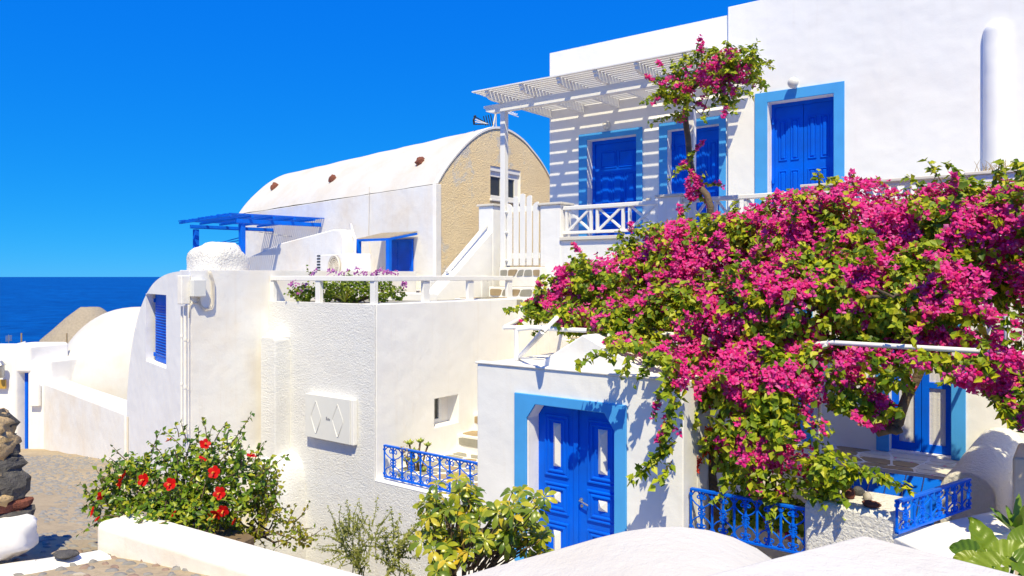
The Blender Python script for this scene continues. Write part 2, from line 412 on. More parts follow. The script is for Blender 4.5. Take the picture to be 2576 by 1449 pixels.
# ------------------------------------------------------------------ low planter wall, vaulted roof and parapet in the foreground
def path_wall(name, far, width, ztop, zbot, m, bev=.05):
    """slab along a polyline of camera-frame plan points (far edge), width towards the camera"""
    P = [Vector((x, y)) for x, y in far]; near = []
    for k, p in enumerate(P):
        d = (P[min(k+1, len(P)-1)] - P[max(k-1, 0)]).normalized(); near.append(p - Vector((-d.y, d.x))*width if d.x > 0 else p + Vector((-d.y, d.x))*width)
    mb = MB(); poly = [C2H(p.x, p.y, zbot) for p in P] + [C2H(p.x, p.y, zbot) for p in reversed(near)]
    mb.prism(poly, (0, 0, ztop-zbot)); return mb.build(name, m, bevel=bev, seg=4)
pl = path_wall('planter_wall', [(-3.19, 6.41), (-2.52, 6.0), (-1.6, 5.43), (-.74, 4.9), (.2, 4.32)], .355, -1.985, -4.9, M['white_old'], .06)
tag(pl, 'low rounded whitewashed planter wall running beneath the red hibiscus', 'wall')
soil = simple('dry_planter_soil', (.20, .14, .085), .95, var=.35, scale=9, bmp=.8, bscale=18, dist=.04)
mb = MB(); mb.prism([C2H(x, y, -4.8) for x, y in [(-3.17, 6.43), (-2.3, 5.9), (-2.15, 6.3), (-2.7, 6.9), (-3.15, 6.9)]], (0, 0, 2.62))
tag(mb.build('planting_bed', soil), kind='structure')

prof = [(1060, 1470), (1150, 1449), (1250, 1420), (1380, 1385), (1500, 1350), (1570, 1333), (1640, 1323), (1710, 1321), (1780, 1330), (1840, 1347), (1900, 1375), (1960, 1418), (2010, 1470)]
YH = 4.6; pr = [((x-1288)/F*YH, -(y-694)/F*YH) for x, y in prof]
pr = [(pr[0][0]-.3, pr[0][1]-.12)] + pr + [(pr[-1][0]+.25, pr[-1][1]-.5)]
mb = MB(); m_ = len(pr)
for Yk in (4.6, 4.0, 3.2, 2.4, 1.6): mb.v += [tuple(C2H(x, Yk, z)) for x, z in pr]
for k in range(4):
    for j in range(m_-1): mb.f.append((k*m_+j, (k+1)*m_+j, (k+1)*m_+j+1, k*m_+j+1))
i0 = len(mb.v); mb.v += [tuple(C2H(x, 4.6, -4.8)) for x, z in pr]
for j in range(m_-1): mb.f.append((j, j+1, i0+j+1, i0+j))
i1 = len(mb.v); mb.v += [tuple(C2H(pr[0][0], 1.6, -4.8)), tuple(C2H(pr[-1][0], 1.6, -4.8))]
mb.f.append((0, i0, i1, 4*m_)); mb.f.append((m_-1, 5*m_-1, i1+1, i0+m_-1))
o = mb.build('vaulted_roof', M['white_top'], smooth=35, bevel=.03, seg=3)
tag(o, 'small rounded white vault roof in the foreground below the panelled double door', 'roof')

c0 = Vector((1.375, 2.965)); lv = Vector((-.876, -.482)); rv = Vector((.66, -.752))
poly = [c0, c0 + rv*2.6, c0 + rv*2.6 + lv*2.2, c0 + lv*2.2]
mb = MB(); mb.prism([C2H(p.x, p.y, -3.0) for p in poly], (0, 0, 1.99))
o = mb.build('foreground_parapet', M['white_top'], bevel=.03, seg=4)
tag(o, 'broad flat white parapet corner nearest the viewer at the bottom right', 'parapet')
# ------------------------------------------------------------------ key planes
BW, BB, BT, BE = 12.8, 11.2, 7.4, 7.2
FLOOR = .16
A_HL = PB(1383, 134, BW).x; Z_R1 = PB(1383, 134, BW).z
BR = BW - .06; Z_R2 = PB(1910, 0, BR).z; A_ST = PB(1831, 30, BR).x
# ------------------------------------------------------------------ upper white house
house = thing('white_house', ((A_HL+1.0)/2, BW, -3), 'large cubic whitewashed house with blue doors above the bougainvillea', 'house')
def opening(x0, x1, ytop, B): return (PB(x0, 400, B).x, PB(x1, 400, B).x, FLOOR, PB(x1, ytop, B).z)
h1 = opening(1478, 1601, 338, BW); h2 = opening(1680, 1809, 312, BW); h3 = opening(1932, 2097, 236, BR)
wall_holes(A_HL, A_ST, -3, Z_R1, [h1, h2], lambda u, z: (u, BW, z), .3, (0, 1, 0)).build('wall', M['white_clean'], house, bevel=.012, seg=2)
wall_holes(A_ST, 2.2, -3, Z_R2, [h3], lambda u, z: (u, BR, z), .36, (0, 1, 0)).build('wall', M['white_clean'], house, bevel=.012, seg=2)
MB().box(A_HL, 2.2, BW+.3, BW+5, -3, Z_R1-.5).build('rear_volume', M['white_clean'], house)
MB().box(A_HL, A_HL+.25, BW+.3, BW+5, Z_R1-.5, Z_R1-.003).build('roof_parapet', M['white_clean'], house)
MB().box(A_HL, 2.2, BB+.221, BW-.001, FLOOR-.2, FLOOR).build('balcony_floor', M['marble'], house)
def u_frame(name, parent, x0, x1, ytop, hole, B, m, proud=.028, zb=FLOOR+.002):
    a0, a1, zt = PB(x0, 400, B).x, PB(x1, 400, B).x, PB(x1, ytop, B).z; i0, i1, _, iz = hole
    poly = [(a0, B-proud, zb), (i0-.004, B-proud, zb), (i0-.004, B-proud, iz+.004), (i1+.004, B-proud, iz+.004), (i1+.004, B-proud, zb), (a1, B-proud, zb), (a1, B-proud, zt), (a0, B-proud, zt)]
    mb = MB(); mb.prism(poly, (0, proud-.001, 0)); return mb.build(name, m, parent, bevel=.008)
u_frame('door_surround', house, 1457, 1617, 319, h1, BW, M['frame'])
u_frame('door_surround', house, 1659, 1827, 289, h2, BW, M['frame'])
u_frame('door_surround', house, 1900, 2125, 204, h3, BR, M['frame'])
def panel(mb, a0, a1, z0, z1, B, raise_=.018, inset=.03):
    """moulded raised panel facing -y"""
    rings = [(0, 0), (.006, -.014), (.016, -.014), (.024, .0), (inset, .004), (inset+.02, -raise_)]
    i0 = len(mb.v)
    for ins, off in rings:
        mb.v += [(a0+ins, B+off, z0+ins), (a1-ins, B+off, z0+ins), (a1-ins, B+off, z1-ins), (a0+ins, B+off, z1-ins)]
    for k in range(len(rings)-1):
        for j in range(4): mb.f.append((i0+4*k+j, i0+4*k+(j+1) % 4, i0+4*k+4+(j+1) % 4, i0+4*k+4+j))
    k = i0+4*(len(rings)-1); mb.f.append((k, k+1, k+2, k+3))
    return mb
def panel_leaf(name, parent, a0, a1, z0, z1, B, m, rects, thick=.05):
    d = MB().box(a0, a1, B, B+thick, z0, z1).build(name, m, parent, bevel=.004)
    w, h = a1-a0, z1-z0
    for (u0, u1, v0, v1) in rects:
        panel(MB(), a0+u0*w, a0+u1*w, z0+v0*h, z0+v1*h, B-.002).build('panel', m, d)
    return d
a0, a1, z0, z1 = h1; B = BW+.2
MB().box(a0-.02, a0+.06, B-.02, B+.08, z0, z1).build('door_jamb', M['blue'], house); MB().box(a1-.03, a1+.02, B-.02, B+.08, z0, z1).build('door_jamb', M['blue'], house)
MB().box(a0+.06, a1-.03, B-.02, B+.08, z1-.07, z1+.01).build('door_head', M['blue'], house)
rows = []
for (v0, v1, n_) in [(.80, .94, 2), (.50, .76, 3), (.33, .46, 2), (.04, .29, 3)]:
    for k in range(n_): rows.append((.10+.82*k/n_+.02, .10+.82*(k+1)/n_-.02, v0, v1))
dr = panel_leaf('door', house, a0+.06, a1-.03, z0+.01, z1-.07, B+.01, M['blue'], rows)
mb = MB(); mb.tube([(a0+.12, B-.05, z0+1.05), (a0+.22, B-.05, z0+1.05)], .01); mb.tube([(a0+.12, B-.05, z0+1.05), (a0+.12, B+.01, z0+1.05)], .014); mb.build('handle', M['metal'], dr)
def shutter_pair(hole, B, rects):
    a0, a1, z0, z1 = hole; mid = (a0+a1)/2
    MB().box(a0-.01, a1+.01, B-.015, B+.06, z1-.06, z1+.01).build('shutter_head', M['blue'], house)
    MB().box(a0-.01, a0+.05, B-.015, B+.06, z0, z1-.06).build('shutter_jamb', M['blue'], house)
    MB().box(a1-.05, a1+.01, B-.015, B+.06, z0, z1-.06).build('shutter_jamb', M['blue'], house)
    for s in ((a0+.05, mid-.004), (mid+.004, a1-.05)):
        lf = panel_leaf('shutter_leaf', house, s[0], s[1], z0+.01, z1-.06, B+.0, M['blue'], rects, .04)
    for zz in (z1-.35, z1-1.35):
        for q0 in (a0+.015, a1-.055): MB().box(q0, q0+.04, B-.06, B-.016, zz, zz+.1).build('hinge', M['blue'], house, bevel=.008)
R4 = [(.12, .46, .60, .92), (.56, .90, .60, .92), (.12, .46, .25, .55), (.56, .90, .25, .55), (.12, .46, .04, .20), (.56, .90, .04, .20)]
shutter_pair(h2, BW+.17, R4); shutter_pair(h3, BR+.2, [(.14, .44, .66, .92), (.56, .86, .66, .92), (.14, .44, .36, .60), (.56, .86, .36, .60), (.14, .44, .05, .30), (.56, .86, .05, .30)])
# rounded pilaster at the right
pc = PB(2508, 250, BR); pr_ = .175; zt = PB(2508, 52, BR).z
mb = MB(); prof = [(pr_*1.04, -3.0), (pr_, 1.0), (pr_*.98, zt-.16)] + [(pr_*.98*math.cos(a), zt-.16 + .16*math.sin(a)) for a in (0.3, .6, .9, 1.2, 1.5)]
mb.lathe((pc.x, BR+.02, 0), prof, 20, a0=math.pi, a1=2*math.pi)
mb.build('rounded_pilaster', M['white_clean'], house, smooth=80)
# wall lamps
def tag_lamp(o, lab): return tag(o, lab, 'lamp')
p = PB(1995, 222, BR); lt = thing('globe_lamp', p, 'white globe wall lamp above the rightmost upper blue shutters', 'lamp')
mb = MB(); r = .088; gc = Vector((PB(1995, 208, BR-.13).x, BR-.13, PB(1995, 208, BR-.13).z))
mb.lathe(gc, [(max(.002, r*math.sin(a)), -r*math.cos(a)) for a in np.linspace(0, math.pi, 14)], 22); mb.build('globe', M['opal'], lt, smooth=180)
MB().tube([gc + Vector((0, .06, -.03)), (gc.x, BR, gc.z-.05)], .035, 12).build('bracket', M['plastic'], lt, smooth=40)
p = PB(1528, 317, BW); lt = thing('bulkhead_lamp', p, 'round cream bulkhead lamp above the upper panelled door', 'lamp')
MB().lathe((p.x, BW, p.z), [(.075, 0), (.08, .02), (.078, .05), (.062, .085), (.035, .105), (.002, .11)], 20, ax=(1,0,0), ay=(0,0,1), az=(0,-1,0)).build('dome', M['opal'], lt, smooth=60)
MB().lathe((p.x, BW, p.z), [(.088, 0), (.088, .016), (.07, .017)], 20, ax=(1,0,0), ay=(0,0,1), az=(0,-1,0)).build('ring', M['plastic'], lt, smooth=40)
q = PB(1632, 505, BW); MB().box(q.x-.05, q.x+.05, BW-.02, BW-.001, q.z-.05, q.z+.05).build('socket_box', M['cable'], house, bevel=.005)
# ------------------------------------------------------------------ balcony parapet with pillars and balustrades
ZP = PB(1405, 597, BB).z; ZC = 1.31
A1, A2 = PB(1360, 600, BB).x, PB(1411, 600, BB).x
A3, A4 = PB(1655, 600, BB).x, PB(1713, 600, BB).x
A5, A6 = PB(2022, 600, BB).x, PB(2105, 600, BB).x
A7 = PB(2436, 600, BB).x
# lower storey wall with its openings (hidden partly by the vine)
LZ = -2.37
Ld = (PB(2238, 1000, BB).x, PB(2392, 1000, BB).x, LZ+.02, -.25)
Lw = (PB(1885, 1000, BB).x, PB(2010, 1000, BB).x, LZ+.02, -.25)
wall_holes(A1, 2.2, -4.8, ZP-.06, [Ld, Lw], lambda u, z: (u, BB, z), .22, (0, 1, 0)).build('lower_wall', M['white'], house, bevel=.01)
MB().box(A2, 2.2, BB-.05, BB+.26, ZP-.06, ZP).build('parapet_ledge', M['marble'], house, bevel=.008)
for (p0, p1, zt) in ((A1, A2, ZC), (A3, A4, ZC), (A5, A6, ZC), (A7, A7+1.2, ZC+.01)):
    pb = MB().box(p0, p1, BB-.012, BB+.34, ZP+.003 if p0 != A1 else FLOOR-.3, zt-.04).build('pillar', M['white'], house, bevel=.012)
    MB().box(p0-.04, p1+.04, BB-.05, BB+.38, zt-.04, zt).build('coping', M['marble'], pb, bevel=.008)
def balustrade(a0, a1, zb, zt, nb):
    root = MB().box(a0, a1, BB+.05, BB+.15, zt-.075, zt-.005).build('balustrade', M['wood'], house, bevel=.012)
    MB().box(a0, a1, BB+.06, BB+.14, zb+.055, zb+.105).build('bottom_rail', M['wood'], root, bevel=.008)
    w = (a1-a0)/nb; pw = .045
    for k in range(nb):
        l_, r_ = a0+k*w+.04, a0+(k+1)*w-.04
        for x in (l_, r_-pw): MB().box(x, x+pw, BB+.072, BB+.128, zb+.105, zt-.075).build('post', M['wood'], root, bevel=.005)
        xa, xb, za, zc = l_+pw, r_-pw, zb+.105, zt-.075
        MB().bar((xa, BB+.09, za), (xb, BB+.09, zc), .035, .04).build('cross_bar', M['wood'], root, bevel=.004)
        MB().bar((xa, BB+.112, zc), (xb, BB+.112, za), .035, .04).build('cross_bar', M['wood'], root, bevel=.004)
balustrade(A2, A3, ZP, PB(1412, 518, BB).z, 3); balustrade(A4, A5, ZP, 1.24, 4); balustrade(A6, A7, ZP, 1.29, 5)
MB().box(A6, A7, BB-.03, BB+.3, 1.27, 1.31).build('rail_cap', M['marble'], house, bevel=.008)
# lower french door and second opening
def french(hole, tag_):
    a0, a1, z0, z1 = hole; B = BB+.13; mid = (a0+a1)/2
    for (s0, s1) in ((a0, mid-.003), (mid+.003, a1)):
        lf = wall_holes(s0, s1, z0, z1, [(s0+.09, s1-.075, z0+.11, z0+.86), (s0+.09, s1-.075, z0+.94, z0+1.52), (s0+.09, s1-.075, z0+1.60, z1-.1)], lambda u, z: (u, B, z), .05, (0, 1, 0)).build('french_door_leaf', M['blue'], house, bevel=.005)
        for (q0, q1) in ((z0+.11, z0+.86), (z0+.94, z0+1.52), (z0+1.60, z1-.1)):
            mb = MB(); mb.grid(lambda a, b: (s0+.09+(s1-s0-.165)*a, B+.03+.0015*math.sin(a*19), q0+(q1-q0)*b), 30, 2); mb.build('curtained_pane', M['curtain'], lf, smooth=180)
    MB().box(a0, a1, B+.1, B+.13, z0, z1).build('interior_shade_sheet', M['dark'], house)  # flat black sheet painted to stand for the unlit room behind
french(Ld, 0); french(Lw, 1)
u_frame('door_surround', house, 2205, 2430, 730, Ld, BB, M['frame'], .03, LZ+.002)
u_frame('door_surround', house, 1848, 2045, 730, Lw, BB, M['frame'], .03, LZ+.002)
# ------------------------------------------------------------------ white slatted pergola
pa, pb2 = PB(1268, 400, BB).x, PB(1741, 400, BB).x
zbeam = PB(1268, 282, BB).z
perg = thing('slatted_pergola', (pa, BB, FLOOR), 'white wooden pergola with slatted roof over the upper balcony doors', 'pergola')
pw = .055
MB().box(pa-pw, pa+pw, BB-.05, BB+.06, FLOOR-.16, zbeam).build('post', M['wood'], perg, bevel=.006)
MB().box(pb2-pw*.8, pb2+pw*.8, BB-.05, BB+.06, FLOOR, zbeam).build('post', M['wood'], perg, bevel=.006)
bl, br = PB(1222, 275, BB).x, pb2+.35
hb = .16
poly = [(bl, BB-.06, zbeam+hb), (bl, BB-.06, zbeam+hb*.7), (bl+.04, BB-.06, zbeam+hb*.62), (bl+.05, BB-.06, zbeam+hb*.3), (bl+.14, BB-.06, zbeam+.02), (bl+.2, BB-.06, zbeam), (br, BB-.06, zbeam), (br, BB-.06, zbeam+hb)]
MB().prism(poly, (0, .11, 0)).build('beam', M['wood'], perg, bevel=.006)
zr0 = zbeam+hb+.002; hr = .15; yf = BB-.50; yb = BW-.002
raf = [PB(px, 250, BB-.42).x for px in (1226, 1312, 1405, 1497, 1600, 1720)]
for a in raf:
    poly = [(a, yf, zr0+hr), (a, yf, zr0+hr*.72), (a, yf+.03, zr0+hr*.62), (a, yf+.04, zr0+hr*.3), (a, yf+.12, zr0+.01), (a, yf+.2, zr0), (a, yb, zr0), (a, yb, zr0+hr)]
    MB().prism(poly, (.065, 0, 0)).build('rafter', M['wood'], perg, bevel=.004)
al, ar = PB(1189, 245, yf).x, br+.12
y = yf-.03; k = 0
while y < yb-.09:
    MB().box(al+random.uniform(-.015, .015), ar+random.uniform(-.02, .02), y, y+.078, zr0+hr+.002, zr0+hr+.024).build('slat', M['wood'], perg); y += .113; k += 1
# ------------------------------------------------------------------ picket gate, left pillar, stair flank
ag0, ag1 = PB(1274, 600, BB).x, PB(1357, 600, BB).x; zg0, zg1 = FLOOR+.03, PB(1315, 487, BB).z
gate = thing('picket_gate', ((ag0+ag1)/2, BB, FLOOR), 'white wooden picket gate with arched top at the head of the steps', 'gate')
n_ = 5; w = (ag1-ag0)/n_
for k in range(n_):
    x0 = ag0+k*w+.018; x1 = ag0+(k+1)*w-.018; xc = (k+.5)/n_; top = zg1 - 1.1*(xc-.5)**2
    dz = (.06*(.5-xc))
    poly = [(x0, BB-.01, zg0), (x1, BB-.01, zg0), (x1, BB-.01, top-.03-dz)] + [((x0+x1)/2+(x1-x0)/2*math.cos(a), BB-.01, top-.03+.03*math.sin(a)+dz*-math.cos(a)) for a in (.5, 1.0, 1.57, 2.1, 2.6)] + [(x0, BB-.01, top-.03+dz)]
    MB().prism(poly, (0, .024, 0)).build('picket', M['wood'], gate, bevel=.003)
for zz in (zg0+.13, zg1-.33): MB().box(ag0, ag1, BB+.016, BB+.05, zz, zz+.1).build('rail', M['wood'], gate)
for zz in (zg0+.1, zg0+.62, zg0+1.0): MB().tube([(ag0-.03, BB-.03, zz), (ag0+.05, BB-.03, zz)], .018, 8).build('hinge', M['wood'], gate)
aq0, aq1 = PB(1204, 600, BB).x, PB(1240, 600, BB).x
flank = thing('stair_wall', ((aq0+aq1)/2, BB, -.4), 'white stair wall with sloping wooden handrail left of the picket gate', 'wall')
MB().box(aq0, aq1, BB, BB+.55, -.5, 1.33).build('pillar', M['white'], flank, bevel=.015)
MB().box(aq0-.03, aq1+.03, BB-.03, BB+.58, 1.33, 1.37).build('coping', M['marble'], flank, bevel=.006)
yl = 9.6; zl = -.36; zh = PA(1238, 580, aq1).z
MB().prism([(aq1-.3, BB-.001, -.5), (aq1-.3, BB-.001, zh), (aq1-.3, yl, zl), (aq1-.3, yl, -.5)], (.3, 0, 0)).build('sloping_wall', M['white'], flank, bevel=.02, seg=3)
hr0, hr1 = Vector((aq1-.15, BB, PB(1237, 565, BB).z)), PA(1128, 680, aq1-.15)
MB().bar(hr0, hr1 + (hr1-hr0).normalized()*.06, .07, .06).build('handrail', M['wood'], flank, bevel=.01)
MB().box(hr1.x-.035, hr1.x+.035, hr1.y, hr1.y+.07, -.38, hr1.z-.01).build('handrail_post', M['wood'], flank, bevel=.006)
# ------------------------------------------------------------------ irregular flagstones set in whitewashed joints
def flags(parent, O, U, V, N, nu, nv, seed, gap=.022, proud=.010, mats=('stone_tan', 'stone_grey'), skip=.0):
    rs = random.Random(seed); O, U, V, N = Vector(O), Vector(U), Vector(V), Vector(N).normalized(); lu, lv_ = U.length, V.length
    P = {}
    for i in range(nu+1):
        for j in range(nv+1):
            P[i, j] = (i/nu + (rs.uniform(-.28, .28)/nu if 0 < i < nu else 0) + (.15/nu if j % 2 and 0 < i < nu else 0), j/nv + (rs.uniform(-.2, .2)/nv if 0 < j < nv else 0))
    for i in range(nu):
        for j in range(nv):
            if rs.random() < skip: continue
            q = [P[i, j], P[i+1, j], P[i+1, j+1], P[i, j+1]]
            pts = [Vector((a*lu, b*lv_)) for a, b in q]; c = sum(pts, Vector((0, 0)))/4; poly = []
            for k in range(4):
                a, b = pts[k], pts[(k+1) % 4]
                for tt in (.14, .86):
                    p = a.lerp(b, tt); d = (c-p); poly.append(p + d.normalized()*min(gap*rs.uniform(.8, 1.5), d.length*.4))
            p3 = [O + U.normalized()*p.x + V.normalized()*p.y - N*.004 for p in poly]
            MB().prism(p3, N*(proud+.004)).build('flagstone', M[rs.choice(mats)], parent)

# ------------------------------------------------------------------ terrace block: rough-cast front, smooth right wall
AS = PB(942, 800, BT).x; AL = PB(676, 800, BT).x; ZT = -.405
terr = thing('terrace_block', ((AS+AL)/2, BT, -4.8), 'white terrace house with rough-cast front wall carrying the meter cabinet', 'house')
wh = (PA(1093, 1035, AS).y, PA(1153, 1035, AS).y, PA(1093, 1076, AS).z, PA(1120, 999, AS).z)
wall_holes(BT+.035, 10.8, -4.8, ZT, [wh], lambda u, z: (AS, u, z), .35, (-1, 0, 0)).build('smooth_wall', M['white'], terr, bevel=.012, seg=2)
MB().box(AL, AS-.004, BT, BT+.034, -4.8, ZT+.002).build('rough_cast_wall', M['rough'], terr, bevel=.01)
MB().box(AL, AS-.35, BT+.035, 10.8, -4.8, ZT-.02).build('core', M['white'], terr)
MB().box(AL-.0, AS-.01, BT+.3, 10.8, ZT-.02, ZT-.012).build('terrace_floor', M['stone_grey'], terr)
# small window
b0, b1, z0, z1 = wh; xg = AS-.22
wf = wall_holes(b0-.01, b1-.16, z0+.0, z1, [(b0+.05, b0+.19, z0+.07, z1-.05), (b0+.24, b1-.22, z0+.07, z1-.05)], lambda u, z: (xg, u, z), .05, (-1, 0, 0)).build('window_frame', M['wood'], terr, bevel=.004)
MB().box(xg-.04, xg-.03, b0, b1-.2, z0, z1).build('pane', M['glass'], wf)
MB().box(AS-.34, xg-.001, b1-.161, b1+.0, z0, z1).build('window_reveal', M['white_old'], terr)
MB().box(AS-.34, AS-.33, b0-.01, b1+.01, z0, z1).build('interior_shade_sheet', M['dark'], terr)  # black backing, its colour stands in for the shade inside the window
# buttress and swelling ledge at the foot of the rough wall
def arch_sweep(p0, p1, w, h0, h1, zb, m, name, parent, n=10, k=12):
    """thick wall with a rounded top from plan point p0 (top height h0) to p1 (h1)"""
    p0, p1 = Vector(p0), Vector(p1); d = (p1-p0).normalized(); sd = Vector((d.y, -d.x)); mb = MB(); rows = []
    for i in range(n+1):
        tt = i/n; c = p0.lerp(p1, tt); h = h0 + (h1-h0)*tt; wob = 1 + .05*noise.noise(Vector((i*.5, h0, 2)))
        prof = [(w/2*1.04, zb)] + [(w/2*math.cos(a)*wob, h - w*.45 + w*.45*math.sin(a)*wob) for a in np.linspace(0, math.pi, k)] + [(-w/2*1.04, zb)]
        rows.append([(c.x+sd.x*q, c.y+sd.y*q, z) for q, z in prof])
    for r in rows: mb.v += r
    m_ = k+2
    for i in range(n):
        for j in range(m_-1): mb.f.append((i*m_+j, i*m_+j+1, (i+1)*m_+j+1, (i+1)*m_+j))
    mb.f.append(tuple(reversed(range(m_)))); mb.f.append(tuple(n*m_+j for j in range(m_)))
    return mb.build(name, m, parent, smooth=50, bevel=.02, seg=3)
bt = PB(672, 832, BT-.28)
bm = MB(); a_ = PB(654, 900, BT-.28).x; b_ = PB(692, 900, BT-.28).x
bm.prism([(a_, BT-.28, -4.8), (b_, BT-.28, -4.8), (b_, BT-.28, bt.z-.13), (b_-.05, BT-.28, bt.z-.09), (a_+.05, BT-.28, bt.z-.09), (a_, BT-.28, bt.z-.13)], (0, .30, 0))
bo = bm.build('buttress', M['rough'], terr, bevel=.045, seg=4)
mb = MB(); rock(mb, ((a_+b_)/2, BT+.02, bt.z-.10), ((b_-a_)/2*1.02, .29, .10), 77, .05, 1.0, 8, 16, flat=.2); mb.build('buttress_cap', M['white_old'], terr, smooth=180)
lz = PB(690, 1148, BT-.4).z
mb = MB(); rock(mb, (PB(712, 1200, BT-.05).x, BT+.0, lz-1.0), (.52, .46, 1.0), 78, .06, 1.1, 16, 22, flat=.42); mb.build('swelling_ledge', M['rough'], terr, smooth=180)
# low rough wall with smooth sill below the blue fence
AE0, AE1 = PB(1200, 950, BE).x, PB(1719, 1100, BE).x
ZS = PB(960, 1212, BT).z
MB().box(AS-.003, AE0+.05, BT+.0, BT+.30, -4.8, ZS-.02).build('low_rough_wall', M['rough'], terr, bevel=.01)
MB().box(AS+.0, AE0+.0, BT-.004, BT+.31, ZS-.02, ZS+.004).build('sill', M['white_clean'], terr, bevel=.01)
# terrace railing: horizontal rail at eye level on flat white posts
rl = thing('terrace_railing', (AS, BT+.1, ZT), 'white wooden railing along the edge of the flower terrace', 'railing')
zr1 = PB(942, 694, BT+.1).z + .0; zr0_ = zr1-.075
yr = BT+.06; xr = AS-.08
MB().box(AL+.02, AS-.03, yr-.05, yr+.05, zr0_, zr1).build('front_rail', M['wood'], rl, bevel=.008)
MB().box(xr-.05, xr+.05, yr+.051, 10.72, zr0_-.002, zr1-.002).build('side_rail', M['wood'], rl, bevel=.008)
for px in (687, 803): a = PB(px, 730, yr).x; MB().box(a-.055, a+.055, yr-.035, yr+.035, ZT, zr0_).build('post', M['wood'], rl, bevel=.006)
MB().box(xr-.05, xr+.045, yr-.03, yr+.045, ZT, zr0_).build('post', M['wood'], rl, bevel=.006)
for px in (1070, 1182, 1280): b = PA(px, 720, xr).y; MB().box(xr-.03, xr+.03, b-.07, b+.07, ZT, zr0_-.003).build('post', M['wood'], rl, bevel=.006)
MB().box(AL+.1, AS-.85, 10.85, 11.05, ZT-.3, -.0).build('terrace_back_wall', M['rough'], terr, bevel=.02)
MB().box(AL, AL+2.0, 9.0, 9.25, ZT-.02, ZT+.12).build('planter_kerb', M['white'], terr, bevel=.02)
# meter cabinet
m0, m1 = PB(770, 1050, BT-.08), PB(889, 1050, BT-.08); mz1, mz0 = PB(770, 989, BT-.08).z, PB(770, 1098, BT-.08).z
cab = thing('meter_cabinet', ((m0.x+m1.x)/2, BT, mz0), 'flat white meter cabinet with two diamond mouldings on the rough wall', 'cabinet')
MB().box(m0.x, m1.x, BT-.08, BT-.001, mz0, mz1).build('housing', M['wood'], cab, bevel=.012)
MB().box(m0.x+.0, m1.x-.055, BT-.10, BT-.081, mz0+.01, mz1-.0).build('door', M['plastic'], cab, bevel=.006)
for cx in (.24, .70):
    X = m0.x+(m1.x-m0.x)*cx; zc = (mz0+mz1)/2; w_, h_ = .115, (mz1-mz0)*.36
    pts = [(X, BT-.101, zc+h_), (X+w_, BT-.101, zc+.02), (X+w_, BT-.101, zc-.02), (X+.01, BT-.101, zc-h_), (X-.01, BT-.101, zc-h_), (X-w_, BT-.101, zc-.02), (X-w_, BT-.101, zc+.02), (X, BT-.101, zc+h_)]
    MB().tube(pts, .0065, 6).build('diamond_moulding', M['plastic'], cab, smooth=60)
stk = simple('grey_sticker_print', (.25, .26, .3), .6, var=.3, scale=60, bmp=0)
mb = MB(); X = m0.x+(m1.x-m0.x)*.46; zc = (mz0+mz1)/2
for k, (dx, w_, h_) in enumerate([(0, .022, .05), (.03, .012, .03), (.048, .016, .035), (.07, .02, .028)]): mb.box(X+dx, X+dx+w_, BT-.1035, BT-.1005, zc-.02, zc-.02+h_)
mb.build('logo_sticker', stk, cab)
# ------------------------------------------------------------------ court and stairs up to the gate
court = thing('stone_stairs', (AS+.6, 9.3, -2.82), 'white and ochre flagstone steps climbing to the picket gate', 'stairs')
zc0 = -2.82
fl = MB().box(AS+.002, AE0+.4, BT+.31, 9.18, -4.8, zc0).build('court_floor', M['white_old'], court)
flags(fl, (AS+.05, BT+.34, zc0), (AE0-AS, 0, 0), (0, 9.16-BT-.36, 0), (0, 0, 1), 6, 6, 5, .03)
def step(a0, a1, b0, b1, zt, zb, seed, riser='front', nu=4, nvv=1, zrow=True, parent=court):
    s = MB().box(a0, a1, b0, b1, zb, zt).build('step', M['white_old'], parent, bevel=.012)
    if nu: flags(s, (a0+.02, b0+.03, zt), (a1-a0-.04, 0, 0), (0, b1-b0-.04, 0), (0, 0, 1), nu, nvv, seed, .02)
    if riser == 'front': flags(s, (a0+.02, b0, zt-min(.17, zt-zb)), (a1-a0-.04, 0, 0), (0, 0, min(.17, zt-zb)-.03), (0, -1, 0), nu+1, 1, seed+50, .016)
    return s
zs = [-2.55, -2.27, -2.0, -1.74]; bs = [9.18, 9.58, 9.98, 10.38, 10.74]
for k in range(4): step(AS+.002, AE0+.4, bs[k], bs[k+1] if k < 3 else 11.19, zs[k], -4.8, 100+k, nu=5)
for k in range(5):
    a1_ = -6.25-.27*k; step(a1_-.27, a1_+ .001, 10.76, 11.19, -1.52+.225*k, -1.74, 120+k, 'none', 1, 2)
lz0 = -.38
s = step(PB(1222, 720, 10.45).x, -7.6, 10.81, 11.19, lz0, -1.75, 140, 'front', 4)
step(PB(1226, 700, 10.8).x, PB(1400, 700, 10.9).x, 10.84, 11.19, lz0+.18, lz0-.01, 141, 'front', 5)
step(PB(1254, 700, 11.0).x, PB(1360, 700, 11.0).x, 11.02, 11.6, FLOOR-.005, lz0+.17, 142, 'front', 4)
step(AS-.7, AS-.02, 9.9, 10.80, ZT+.012, ZT-.012, 143, 'none', 2, 2, parent=court)
